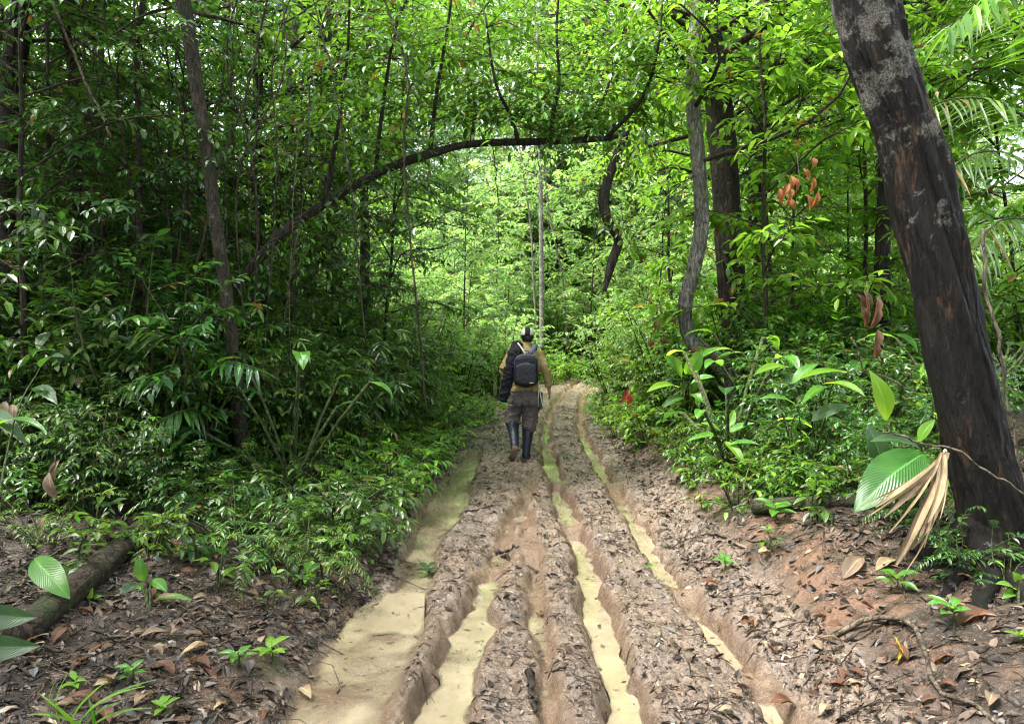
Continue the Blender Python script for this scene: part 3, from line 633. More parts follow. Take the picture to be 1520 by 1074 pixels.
def own_tree(name, label, ctrl, rad, barkm, rings=60, sides=14, amp=0.12, seed=1, fl=None, limbs=None, leafm='leaf_mid', cat='tree', L=0.15, group=None):
    ctrl = np.asarray(ctrl, float); base = ctrl[0].copy()
    root = thing(name, label, cat, tuple(base), group=group)
    path, me = fine_tube(ctrl - base, rad, rings, sides, amp, seed, fl=fl)
    obj('trunk', me, M[barkm], root)
    if limbs:
        rng = np.random.default_rng(seed + 500); lv = Leaves(); br = []
        t0, n, ln, nsub, nleaf = limbs
        for i in range(n):
            k = int((t0 + (1 - t0) * (i + rng.random()) / n) * (rings - 1)); p = path[k]; a = i * 2.4 + rng.normal(0, 0.5)
            d = np.array([math.cos(a), math.sin(a), rng.uniform(0.1, 0.7)]); e = p + d * ln * rng.uniform(0.6, 1.2)
            lp = smooth_path([p, (p + e) / 2 + rng.normal(0, 0.1 * ln, 3), e], 8); br.append(tube(lp, np.linspace(max(rad[-1] * 0.6, 0.012), 0.006, 8), 5, cap=False))
            for q in range(nsub):
                j = rng.integers(1, 8); b = a + rng.normal(0, 1.0)
                for e2 in range(2):
                    b += rng.normal(0, 0.8); spray(lv, br, rng, lp[j], np.array([math.cos(b), math.sin(b), rng.uniform(-.3, .7)]), 0.6 * rng.uniform(.6, 1.3), nleaf, L, 0.42, 0.35, 0.005)
        o = obj('branches', tri_mesh('branches', *merge(br)), M['twig'], root, 'stuff')
        obj('crown', lv.mesh('crown', rng, 'lite'), M[leafm], root, 'stuff')
    return root
def P3(lst): return [at(*q) for q in lst]

g0 = onground(1494, 868)
hero = own_tree('leaning_tree', 'thick leaning tree with blackened bark and pale lichen patches at right edge',
    [np.array([g0[0] + 0.10, 4.06, g0[2] - 0.3]), at(1497, 850, 4.05)] + P3([(1475, 760, 4.03), (1438, 600, 4.0), (1394, 400, 3.97), (1343, 200, 3.95), (1286, 0, 3.92)]) + [np.array([1.55, 3.9, 4.6]), np.array([1.2, 4.2, 6.5]), np.array([1.3, 4.6, 8.5])],
    [.27, .205, .163, .152, .147, .145, .155, .13, .11, .08], 'bark_hero', 520, 110, 0.27, 3, 0.75, (0.82, 12, 1.9, 5, 9), 'leaf_mid')
for i, (px, py, px2, py2, rr_) in enumerate([(1450, 835, 1385, 900, .045), (1470, 850, 1440, 945, .05), (1500, 855, 1530, 930, .05), (1440, 825, 1350, 855, .035)]):
    a = onground(px, py); b = onground(px2, py2); h0 = np.array(hero.location)
    c_ = np.array([[g0[0] + .08, 4.0, a[2] + .16], [*a[:2], a[2] + .03], [*((a + b) / 2)[:2] + .02 * (-1) ** i, gz(*((a + b) / 2)[:2]) + .005], [*b[:2], b[2] - .04]]) - h0
    pth, me = fine_tube(c_, [rr_ * 1.9, rr_ * 1.2, rr_ * .8, rr_ * .4], 60, 18, .25, 60 + i); me.name = 'root'; obj('root', me, M['bark_hero'], hero)
own_tree('slender_tree', 'slender brown tree with mottled bark rising from the left thicket',
    P3([(374, 745, 6.7), (356, 620, 6.7), (345, 520, 6.68), (335, 430, 6.65), (319, 320, 6.62), (303, 200, 6.6), (288, 100, 6.58), (271, 0, 6.55)]) + [np.array([-3.1, 6.5, 5.6]), np.array([-3.3, 6.5, 7.4])],
    [.075, .066, .060, .056, .054, .054, .057, .06, .05, .035], 'bark_brown', 260, 28, 0.24, 7, 0.1, (0.76, 10, 1.7, 4, 9))
own_tree('dark_trunk_tree', 'dark straight trunk standing in the right thicket behind the winding pale trunk',
    P3([(1098, 640, 9.6), (1090, 500, 9.6), (1083, 380, 9.6), (1073, 220, 9.6), (1062, 100, 9.6), (1050, 0, 9.6)]) + [np.array([2.4, 9.6, 8.5])],
    [.20, .175, .17, .165, .16, .15, .10], 'bark_dark', 220, 40, 0.2, 12, 0.15, (0.62, 14, 2.2, 5, 9), 'leaf_bright')
own_tree('winding_tree', 'pale grey winding trunk in front of the dark straight trunk on the right',
    P3([(1100, 600, 8.6), (1078, 548, 8.55), (1048, 524, 8.5), (1023, 500, 8.5), (1017, 455, 8.5), (1030, 400, 8.5), (1042, 330, 8.5), (1036, 240, 8.5), (1028, 130, 8.5), (1036, 0, 8.5)]) + [np.array([2.3, 8.5, 7.4])],
    [.13, .12, .10, .085, .08, .08, .085, .08, .075, .07, .05], 'bark_grey', 220, 30, 0.24, 15, 0.0, (0.68, 10, 1.8, 5, 9), 'leaf_bright')
own_tree('grey_trunk_tree', 'straight grey trunk behind the dark trunk on the right',
    P3([(1135, 560, 11.5), (1128, 420, 11.5), (1122, 300, 11.5), (1126, 200, 11.5), (1138, 60, 11.5)]) + [np.array([4.1, 11.5, 8.8])],
    [.14, .12, .115, .11, .10, .07], 'bark_dark', 70, 14, 0.12, 17, 0.0, (0.55, 14, 2.2, 5, 9), 'leaf_bright')
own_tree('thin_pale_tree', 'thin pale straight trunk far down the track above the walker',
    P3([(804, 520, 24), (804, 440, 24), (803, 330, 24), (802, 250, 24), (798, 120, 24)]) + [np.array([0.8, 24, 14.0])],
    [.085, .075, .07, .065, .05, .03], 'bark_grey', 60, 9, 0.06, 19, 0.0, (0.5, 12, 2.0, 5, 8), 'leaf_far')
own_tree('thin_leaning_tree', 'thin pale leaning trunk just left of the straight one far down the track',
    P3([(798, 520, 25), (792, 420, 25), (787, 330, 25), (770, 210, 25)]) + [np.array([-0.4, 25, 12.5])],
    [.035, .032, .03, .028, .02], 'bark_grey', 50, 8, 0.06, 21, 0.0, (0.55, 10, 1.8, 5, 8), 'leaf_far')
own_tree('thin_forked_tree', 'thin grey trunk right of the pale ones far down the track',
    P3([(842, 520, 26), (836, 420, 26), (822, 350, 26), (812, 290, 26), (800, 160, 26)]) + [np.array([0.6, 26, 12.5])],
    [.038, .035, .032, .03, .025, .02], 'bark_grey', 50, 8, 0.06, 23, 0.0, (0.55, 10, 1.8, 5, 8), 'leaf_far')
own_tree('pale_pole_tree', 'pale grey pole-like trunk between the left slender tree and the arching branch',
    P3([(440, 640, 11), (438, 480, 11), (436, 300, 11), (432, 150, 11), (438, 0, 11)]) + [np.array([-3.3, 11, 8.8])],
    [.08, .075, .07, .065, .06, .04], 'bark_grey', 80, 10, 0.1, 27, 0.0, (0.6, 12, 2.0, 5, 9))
own_tree('mossy_pole_tree', 'grey-brown trunk half hidden in leaves above the arching branch on the left',
    P3([(500, 640, 12.5), (502, 480, 12.5), (492, 300, 12.5), (478, 150, 12.5), (486, 0, 12.5)]) + [np.array([-3.1, 12.5, 9.8])],
    [.12, .11, .10, .10, .10, .06], 'bark_brown', 80, 12, 0.12, 29, 0.0, (0.6, 12, 2.2, 5, 9))
for i, (lab, c, r_, bm) in enumerate([
    ('dark trunk at the far left edge of the thicket', [(20, 700, 7.6), (16, 420, 7.6), (12, 200, 7.6), (24, 0, 7.6)], .10, 'bark_dark'),
    ('dark trunk just inside the far left edge, with a slight bend', [(60, 700, 7.9), (30, 420, 7.9), (18, 250, 7.9), (30, 100, 7.9), (40, 0, 7.9)], .075, 'bark_dark'),
    ('thin dark trunk crossing the top left corner', [(140, 640, 8.2), (118, 420, 8.2), (112, 150, 8.2), (96, 0, 8.2)], .055, 'bark_dark'),
    ('thin dark stem rising beside the left slender tree', [(200, 640, 7.4), (207, 300, 7.4), (203, 60, 7.4), (212, 0, 7.4)], .03, 'bark_brown')]):
    p = P3(c); own_tree('thicket_tree', lab, p + [p[-1] + np.array([0.1, 0, 2.2])], [r_ * 1.2, r_, r_ * .9, r_ * .8, r_ * .5], bm, 70, 10, 0.12, 31 + i, 0, (0.7, 8, 1.6, 4, 9), 'leaf_dark')

# arching tree over the track, with its twigs and leaves
def arch():
    ctrl = P3([(235, 640, 7.0), (300, 500, 7.2), (360, 415, 7.4), (420, 345, 7.6), (470, 310, 7.8), (560, 257, 8.0), (640, 228, 8.1), (700, 214, 8.2), (800, 210, 8.25), (860, 208, 8.3), (918, 204, 8.3)])
    base = ctrl[0]; root = thing('arching_tree', 'dark bent tree arching across the track from the left thicket', 'tree', tuple(base))
    path, me = fine_tube(np.array(ctrl) - base, [.062, .055, .050, .047, .046, .044, .042, .039, .037, .034, .026], 260, 20, 0.24, 41)
    obj('trunk', me, M['bark_dark'], root)
    rng = np.random.default_rng(77); lv = Leaves(); tw = []
    ups = [[(638, 232, 8.1), (648, 140, 8.1), (668, 15, 8.1), (676, -90, 8.1)], [(558, 258, 8.0), (562, 210, 8.0), (575, 110, 8.0), (588, 40, 8.0), (612, -20, 8.0)],
           [(817, 210, 8.25), (821, 170, 8.25), (830, 120, 8.2), (826, 40, 8.2), (835, -60, 8.1)], [(868, 207, 8.3), (885, 175, 8.3), (905, 120, 8.4), (930, 30, 8.4)],
           [(770, 211, 8.2), (757, 170, 8.1), (735, 120, 8.0), (720, 20, 7.9)], [(900, 205, 8.3), (950, 150, 8.2), (975, 80, 8.0), (985, -20, 8.0)],
           [(480, 305, 7.8), (500, 200, 7.8), (515, 90, 7.7), (520, -30, 7.6)], [(700, 214, 8.2), (705, 150, 8.5), (690, 60, 8.8), (760, -40, 9.0)]]
    for i, u in enumerate(ups):
        q = smooth_path(np.array(P3(u)) - base, 16); b = tri_mesh('branch', *tube(q, np.linspace(.026, .010, 16), 7)); obj('branch', b, M['bark_dark'], root)
        for k in range(3, 16):
            for e in range(4):
                a = rng.uniform(0, 6.28); ln = rng.uniform(0.45, 0.95); d = np.array([math.cos(a), math.sin(a) * 0.8, rng.uniform(-.25, .5)])
                spray(lv, tw, rng, q[k], d, ln, 11, 0.115, 0.40, 0.4, 0.005)
                if rng.random() < 0.6: spray(lv, tw, rng, q[k] + unit(d) * ln * 0.4, d + rng.normal(0, .5, 3), ln * .7, 8, 0.115, 0.40, 0.4, 0.004)
    for k in range(52, 130, 4):                     # hanging sprays below the bough
        for e in range(2):
            a = rng.uniform(0, 6.28); spray(lv, tw, rng, path[k], np.array([math.cos(a), math.sin(a), rng.uniform(-.9, .1)]), rng.uniform(.35, .9), 9, 0.10, 0.38, 0.8, 0.004)
    obj('twigs', tri_mesh('twigs', *merge(tw)), M['twig'], root, 'stuff')
    obj('crown', lv.mesh('crown', rng, 'mid'), M['leaf_mid'], root, 'stuff')
arch()
c = P3([(930, 195, 8.0), (918, 225, 8.0), (904, 262, 8.0), (896, 300, 8.0), (904, 332, 8.0), (918, 356, 8.0), (909, 388, 8.0), (897, 432, 8.0)])
o = thing('broken_bough', 'black broken bough hanging down at the right end of the arching branch', 'branch', tuple(c[0]))
pth, me = fine_tube(np.array(c) - c[0], [.036, .042, .048, .06, .05, .048, .05, .024], 80, 14, 0.25, 47); me.name = 'limb'; obj('limb', me, M['bark_dark'], o)
rng = np.random.default_rng(5); lv = Leaves(); tw = []
for k in range(0, 52, 3):
    for e in range(2):
        a = rng.uniform(0, 6.28); spray(lv, tw, rng, pth[k], np.array([math.cos(a), math.sin(a), rng.uniform(-.6, .3)]), rng.uniform(.25, .6), 8, 0.10, 0.4, 0.6, 0.004)
obj('clinging_foliage', lv.mesh('clinging_foliage', rng, 'mid'), M['leaf_mid'], o, 'stuff'); obj('twigs', tri_mesh('twigs', *merge(tw)), M['twig'], o, 'stuff')

# broad crowns that close over the track
T['canopy'] = [tree_t('canopy_tree', 120 + i, 'leaf_mid', 'bark_dark', H=9.5, z0=3.6, rad=3.9, nlimb=30, nsub=8, nleaf=9, L=0.16, asp=0.42, tpl='lite', r0=0.12, slen=0.8, wander=0.2, up=0.3) for i in range(2)]
for i, (x, y, s, k, mt, lab) in enumerate([
    (-3.6, 10.5, 1.0, 0, 'leaf_mid', 'spreading tree left of the track behind the arching branch'), (-2.9, 14.5, 1.05, 1, 'leaf_mid', 'spreading tree left of the track past the walker'),
    (3.6, 12.5, 1.05, 0, 'leaf_bright', 'spreading bright-crowned tree right of the track past the walker'), (4.6, 9.2, 0.95, 1, 'leaf_bright', 'spreading bright-crowned tree behind the winding trunk'),
    (6.2, 7.6, 0.9, 0, 'leaf_bright', 'bright-crowned tree behind the leaning tree'),     (-5.2, 13.8, 1.2, 0, 'leaf_mid', 'tall spreading tree deep in the left thicket'), (7.5, 13.5, 1.25, 1, 'leaf_bright', 'tall bright-crowned tree deep in the right thicket')]):
    T['canopy'][k].put(lab, 'tree', x, y, i * 1.9, s, mats={'crown': M[mt]})

for i, (x, y, s, k, lab) in enumerate([(-4.6, 2.6, 1.15, 0, 'unseen spreading tree added for shade beside the camera on the left'), (-3.4, -2.2, 1.15, 1, 'unseen spreading tree added for shade behind the camera on the left'), (4.8, 0.8, 1.1, 0, 'unseen spreading tree added for shade behind the camera on the right')]):  # out-of-view trees added so their crowns shade the near track
    T['canopy'][k].put(lab, 'tree', x, y, i * 2.3 + 1, s)
# lianas
vr = np.random.default_rng(8)
def vine(label, pts, r, mat='twig', group=None):
    q = smooth_path(pts, 30); q = q + np.cumsum(vr.normal(0, 0.006, q.shape), 0)
    b = q[0].copy(); o = obj('liana', tri_mesh('liana', *tube(q - b, r, 5)), M[mat]); o.location = b; tag(o, label, 'vine', group)
for i in range(26):
    px = vr.uniform(0, 300) if i % 2 else vr.uniform(300, 560); Y = vr.uniform(6.6, 8); dx = vr.normal(0, 70)
    vine(('slack ' if abs(dx) > 70 else 'straight ' if abs(dx) < 25 else 'slanting ') + 'thin bare liana hanging ' + where(at(px + dx * .5, 260, Y)[0], Y), P3([(px, -60, Y), (px + dx * .3 + vr.normal(0, 15), 100, Y), (px + dx * .7 + vr.normal(0, 15), 260, Y), (px + dx, vr.uniform(360, 620), Y)]), vr.uniform(.004, .011), 'twig', 'lianas in the left thicket')
vine('pale thin liana hanging left of the arching branch', P3([(432, 620, 7.2), (428, 450, 7.2), (430, 330, 7.2), (436, 180, 7.2)]), .005, 'stick')
vine('pale straight pole leaning through the top left thicket', P3([(60, -30, 6.6), (95, 60, 6.6), (128, 138, 6.6), (165, 215, 6.6)]), .012, 'stick')
vine('thin liana dropping from the arching branch over the track', P3([(733, 215, 8.1), (736, 260, 8.1), (739, 300, 8.1)]), .006)
vine('knotted pale liana hanging at the right edge behind the leaning tree', P3([(1460, 340, 4.6), (1468, 440, 4.6), (1488, 520, 4.6), (1494, 600, 4.6), (1510, 700, 4.6), (1524, 800, 4.6)]), .011, 'stick')
vine('thin twig arching across the front of the leaning trunk', P3([(1310, 640, 3.75), (1350, 655, 3.72), (1400, 672, 3.7), (1460, 705, 3.7), (1530, 750, 3.7)]), .006, 'stick')
vine('thin twig carrying the yellow-green hanging leaf', P3([(1262, 500, 4.25), (1285, 548, 4.25), (1330, 570, 4.22), (1382, 592, 4.15)]), .005, 'stick')

# ------------------------------------------------------------------ plants with leaves large enough to tell apart
def big_leaf_mat(name, c0, c1, trans, tfac, rough=0.25):
    m = NT(name); u = m.attr('u'); v = m.attr('v')
    rib = m.math('ABSOLUTE', m.math('SINE', m.math('MULTIPLY', m.math('SUBTRACT', m.math('MULTIPLY', u, 22.0), m.math('MULTIPLY', m.math('ABSOLUTE', v, 0), 7.0)), 3.1416)))
    c = m.mix(m.ramp(m.noise(9, 4), [(0.3, 0.0), (0.7, 1.0)]), c0, c1)
    c = m.mix(m.ramp(m.math('ABSOLUTE', v, 0), [(0.03, 0.8), (0.07, 0.0)]), c, tuple(min(1, x * 1.8 + 0.03) for x in c1))
    c = m.mix(m.ramp(m.noise(60, 2), [(0.70, 0.0), (0.74, 0.5)]), c, (0.09, 0.06, 0.02))
    n = m.bump(rib, 0.35, 0.006)
    p = m.pbr(c, rough, n, 0.5); t = m.n('BsdfTranslucent'); m.put(t.inputs[0], m.mix(m.ramp(rib, [(0.0, 0.35), (0.3, 0.0)]), trans, c1))
    mx = m.n('MixShader'); mx.inputs[0].default_value = tfac; m.put(mx.inputs[1], p); m.put(mx.inputs[2], t.outputs[0])
    return m.done(mx.outputs[0])
M['big_dark'] = big_leaf_mat('large dark leaf', (0.010, 0.032, 0.008), (0.024, 0.068, 0.013), (0.10, 0.26, 0.025), 0.25, 0.36)
M['big_green'] = big_leaf_mat('large green leaf', (0.04, 0.13, 0.018), (0.08, 0.22, 0.025), (0.25, 0.5, 0.04), 0.4)
M['big_lime'] = big_leaf_mat('large lime leaf', (0.10, 0.24, 0.02), (0.16, 0.34, 0.03), (0.48, 0.72, 0.05), 0.6, 0.35)
M['big_dead'] = big_leaf_mat('large dead leaf', (0.09, 0.06, 0.035), (0.20, 0.135, 0.08), (0.3, 0.18, 0.09), 0.2, 0.6)
M['big_rust'] = big_leaf_mat('large rust leaf', (0.045, 0.019, 0.009), (0.12, 0.048, 0.018), (0.28, 0.10, 0.03), 0.25, 0.7)
M['big_ribbed'] = big_leaf_mat('large ribbed leaf', (0.018, 0.07, 0.012), (0.04, 0.13, 0.02), (0.16, 0.4, 0.03), 0.3, 0.3)
M['big_orange'] = big_leaf_mat('orange withered leaf', (0.13, 0.04, 0.01), (0.30, 0.10, 0.02), (0.4, 0.14, 0.03), 0.35, 0.7)
M['straw'] = big_leaf_mat('dry palm straw', (0.17, 0.12, 0.065), (0.40, 0.30, 0.165), (0.4, 0.28, 0.14), 0.25, 0.7)
M['yellow_leaf'] = big_leaf_mat('yellow fallen leaf', (0.5, 0.36, 0.02), (0.68, 0.52, 0.04), (0.7, 0.5, 0.05), 0.3, 0.4)
def big_leaf(p0, p1, nrm, W, sag=0.1, fold=0.25, pleat=0.0, nu=15, nv=9, shape='ell', wave=0.0, seed=0):
    p0 = np.asarray(p0, float); p1 = np.asarray(p1, float); Lv = p1 - p0; Ln = np.linalg.norm(Lv); D = Lv / Ln
    S = unit(np.cross(np.asarray(nrm, float), D)); N = np.cross(D, S)
    u = np.linspace(0, 1, nu); v = np.linspace(-1, 1, nv)
    hw = {'ell': np.sin(np.pi * np.clip(u, 0, 1) ** 0.85) ** 0.8, 'obov': np.sin(np.pi * u ** 1.25) ** 0.8, 'strap': np.minimum(1, 6 * u + 0.3) * (1 - u ** 3) ** 0.7, 'strip': np.minimum(1, 0.4 + u) * (1 - 0.8 * u ** 4)}[shape] * W / 2
    hw = np.maximum(hw, 0.002); U, Vv = np.meshgrid(u, v, indexing='ij')
    C = p0 + Lv * u[:, None] + N * (sag * Ln * 4 * u * (1 - u))[:, None] - np.array([0, 0, 1]) * 0.0
    off = fold * np.abs(Vv) * hw[:, None] + pleat * np.sin((U * 11 - np.abs(Vv) * 3.5) * 2 * np.pi) + wave * Ln * fbm(U * 4 + seed, Vv * 1.5 + seed * 3, seed, 3)
    X = C[:, None] + S * (Vv * hw[:, None])[..., None] + N * off[..., None]
    i = (np.arange(nu - 1)[:, None] * nv + np.arange(nv - 1)[None]).ravel()
    return tri_mesh('leaf', X.reshape(-1, 3), np.stack([i, i + 1, i + nv + 1, i + nv], -1), None, True, {'u': U.ravel(), 'v': Vv.ravel()})
def plant(name, label, cat, base, leaves, mat='big_green', stem_r=0.006, stem_mat='twig_green', group=None):
    # leaves: (base pixel+Y, tip pixel+Y, width m, facing, optional dict)
    base = np.asarray(base, float); root = thing(name, label, cat, tuple(base), group=group); stems = []
    for i, lf in enumerate(leaves):
        a, b, W, nrm = lf[:4]; kw = dict(lf[4]) if len(lf) > 4 else {}
        mt = kw.pop('mat', mat); p0 = at(*a) if len(a) == 3 and a[0] > 20 or len(a) == 3 and abs(a[1]) > 20 else np.array(a); p1 = at(*b) if abs(b[1]) > 20 else np.array(b)
        obj('leaf', big_leaf(p0 - base, p1 - base, nrm, W, seed=i, **kw), M[mt], root)
        mid = (base + p0) / 2 + np.array([0, 0, 0.12 * np.linalg.norm(p0 - base)])
        s = obj('stem', tri_mesh('stem', *tube(smooth_path([np.zeros(3) - [0, 0, .03], mid - base, p0 - base], 9), np.linspace(stem_r, stem_r * .5, 9), 5)), M[stem_mat], root)
    return root
UP = (0, -0.4, 1); FACE = (0, -1, 0.3)
# right foreground
plant('lime_leaf_plant', 'single lime-green leaf hanging backlit beside the leaning trunk', 'leaf', at(1290, 549, 4.22), [((1290, 549, 4.22), (1316, 624, 4.2), .135, (0.25, -1, 0.2), dict(mat='big_lime', fold=.2, shape='obov'))], stem_r=.003)
plant('ginger_plant', 'plant with long lime leaves spread level left of the hanging lime leaf', 'plant', onground(1215, 690),
      [((1258, 553, 4.7), (1184, 563, 4.5), .09, (0, -.25, 1), dict(mat='big_lime', sag=.06)), ((1222, 570, 4.6), (1284, 588, 4.3), .09, (0, -.3, 1), dict(mat='big_lime', sag=.1)), ((1230, 574, 4.8), (1190, 600, 4.5), .07, (0, -.3, 1), dict(sag=.08)),
       ((1170, 545, 5.2), (1120, 556, 5.0), .09, UP, dict(mat='big_lime', sag=.08)), ((1175, 570, 5.1), (1215, 540, 5.2), .08, UP), ((1180, 600, 4.9), (1128, 592, 4.8), .08, UP), ((1205, 625, 4.6), (1262, 602, 4.6), .10, (0, -.6, 1), dict(mat='big_dark', sag=.1))])
plant('broad_ribbed_plant', 'huge glossy ribbed green leaf at the foot of the leaning tree', 'plant', onground(1385, 790),
      [((1372, 672, 4.05), (1268, 760, 3.85), .245, (-.35, -.75, .62), dict(mat='big_ribbed', pleat=.0022, sag=.10, nu=40, nv=13, fold=.12, wave=.02)), ((1368, 668, 4.2), (1292, 655, 4.2), .13, (0, -.35, 1), dict(mat='big_dark', pleat=.001, sag=.12)),
       ((1310, 690, 4.3), (1288, 630, 4.35), .12, (-.2, -.8, .4), dict(mat='big_dark', pleat=.001)), ((1365, 655, 4.1), (1388, 622, 4.1), .07, (0, -.3, 1), dict(mat='big_lime'))])
# dead palm leaf slumped from the trunk
b0 = at(1402, 672, 3.78); dp = thing('dead_palm_leaf', 'straw-coloured dead palm leaf slumped against the foot of the leaning tree', 'dead leaf', tuple(b0))
for i, (px, py, Y, W) in enumerate([(1330, 838, 3.62, .062), (1338, 830, 3.6, .05), (1352, 815, 3.62, .05), (1365, 800, 3.6, .045), (1377, 775, 3.6, .045), (1300, 752, 3.66, .04), (1312, 768, 3.65, .034), (1290, 766, 3.7, .02), (1345, 742, 3.7, .04), (1388, 752, 3.62, .03), (1322, 830, 3.66, .014), (1346, 846, 3.6, .014), (1360, 828, 3.64, .012), (1306, 742, 3.68, .012), (1283, 748, 3.72, .012), (1372, 812, 3.58, .012), (1320, 790, 3.64, .016), (1395, 770, 3.6, .012)]):
    obj('leaflet', big_leaf(np.array([0.03 - 0.004 * (i % 10), .03, -.012 * (i % 4)]), at(px, py, Y) - b0, (0.2 * (i % 3 - 1), -1, 0.25), W, sag=.07 + .02 * (i % 3), fold=.5 * (-1) ** i, shape='strip', wave=.012, seed=i + 3), M['straw' if i % 3 else 'big_dead'], dp)
obj('stalk', tri_mesh('stalk', *tube(smooth_path([np.array([.10, .16, -.02]), np.array([.05, .08, .0]), np.array([.02, .03, -.01])], 8), .009, 6)), M['straw'], dp)
plant('edge_plant', 'small bright-leaved plant at the right edge below the leaning tree', 'plant', onground(1512, 905),
      [((1510, 878, 3.45), (1478, 866, 3.4), .05, UP, dict(mat='big_lime')), ((1512, 880, 3.45), (1488, 888, 3.38), .05, UP), ((1515, 870, 3.5), (1535, 850, 3.5), .05, UP), ((1513, 866, 3.5), (1503, 848, 3.5), .045, FACE, dict(mat='big_lime')), ((1514, 885, 3.4), (1540, 895, 3.4), .05, UP)], stem_r=.004)
plant('aroid_plant', 'clump of broad bright leaves below the winding pale trunk', 'plant', onground(1020, 640),
      [((1012, 560, 7.6), (985, 528, 7.4), .16, (0, -.8, .6), dict(mat='big_green')), ((1018, 555, 7.6), (1042, 520, 7.5), .16, (.3, -.8, .5)), ((1008, 575, 7.5), (960, 582, 7.2), .13, UP, dict(mat='big_lime', sag=.1)), ((1025, 570, 7.5), (1062, 560, 7.4), .14, UP), ((1015, 590, 7.4), (985, 605, 7.2), .12, UP, dict(mat='big_dark')), ((1025, 585, 7.4), (1050, 602, 7.2), .12, UP)])
plant('bank_plant', 'leafy plant with long level leaves on the right bank beside the red soil', 'plant', onground(1075, 705),
      [((1075, 650, 6.6), (1020, 655, 6.4), .09, UP, dict(mat='big_green')), ((1080, 645, 6.6), (1120, 628, 6.6), .09, UP), ((1075, 655, 6.6), (1105, 690, 6.3), .09, (0, -.6, 1), dict(mat='big_lime')), ((1070, 640, 6.6), (1040, 628, 6.6), .08, UP, dict(mat='big_lime')), ((1078, 640, 6.7), (1090, 608, 6.8), .08, FACE, dict(mat='big_lime')), ((1082, 660, 6.5), (1128, 660, 6.4), .08, UP)])
plant('bank_shrublet', 'low plant of pointed dark leaves in front of the fallen log on the right bank', 'plant', onground(1235, 800),
      [((1232, 770, 5.2), (1205, 765, 5.1), .06, UP), ((1236, 768, 5.2), (1262, 775, 5.1), .06, UP), ((1234, 765, 5.2), (1215, 785, 5.0), .055, UP, dict(mat='big_dark')), ((1236, 762, 5.2), (1254, 756, 5.2), .055, UP), ((1234, 760, 5.2), (1228, 742, 5.2), .05, FACE, dict(mat='big_lime')), ((1235, 775, 5.1), (1245, 795, 5.0), .055, UP, dict(mat='big_dark'))], stem_r=.004)
# left foreground
plant('glossy_leaf_plant', 'large glossy serrated leaf catching the light over the log at left', 'plant', onground(-40, 960),
      [((50, 828, 3.75), (104, 888, 3.6), .135, (.15, -.75, .65), dict(mat='big_green', sag=.08)), ((-5, 632, 4.3), (70, 642, 4.1), .08, (0, -.12, 1), dict(mat='big_green', sag=.12)), ((-20, 610, 4.5), (40, 660, 4.2), .10, (0, -.6, 1), dict(mat='big_dark')), ((50, 575, 5.0), (85, 600, 4.8), .10, (0, -.4, .9), dict(mat='big_dark')), ((60, 545, 5.2), (95, 530, 5.0), .10, (0, -.4, .9), dict(mat='big_dark'))])
plant('edge_dark_plant', 'two broad dark leaves reaching in from the left edge below the log', 'plant', onground(-60, 1010),
      [((-20, 912, 3.15), (55, 915, 3.05), .10, (0, -1, .25), dict(mat='big_dark')), ((-25, 960, 3.05), (60, 958, 2.95), .10, (0, -1, .3), dict(mat='big_dark'))])
plant('ribbed_seedling', 'seedling with upright ribbed green leaves beside the log at left', 'seedling', onground(222, 915),
      [((214, 862, 4.1), (207, 826, 4.1), .075, (.1, -1, .3), dict(pleat=.0012)), ((205, 866, 4.1), (178, 888, 4.0), .085, (0, -.9, .5), dict(pleat=.0012, mat='big_dark')), ((222, 866, 4.1), (232, 908, 4.0), .09, (.1, -.9, .5), dict(pleat=.0012)), ((224, 860, 4.1), (248, 878, 4.05), .07, UP, dict(pleat=.001)), ((210, 864, 4.1), (212, 884, 4.0), .05, FACE), ((226, 880, 4.0), (244, 905, 3.95), .06, UP, dict(mat='big_lime')), ((228, 893, 4.0), (285, 890, 3.9), .05, UP, dict(mat='big_green'))], stem_r=.004)
plant('bright_seedling', 'small seedling with fresh lime leaves right of the glossy leaf', 'seedling', onground(135, 925),
      [((132, 895, 3.9), (112, 892, 3.85), .045, UP, dict(mat='big_lime')), ((133, 890, 3.9), (138, 872, 3.9), .035, FACE, dict(mat='big_lime')), ((134, 897, 3.9), (124, 910, 3.8), .04, UP), ((135, 892, 3.9), (152, 884, 3.9), .035, UP)], stem_r=.003)
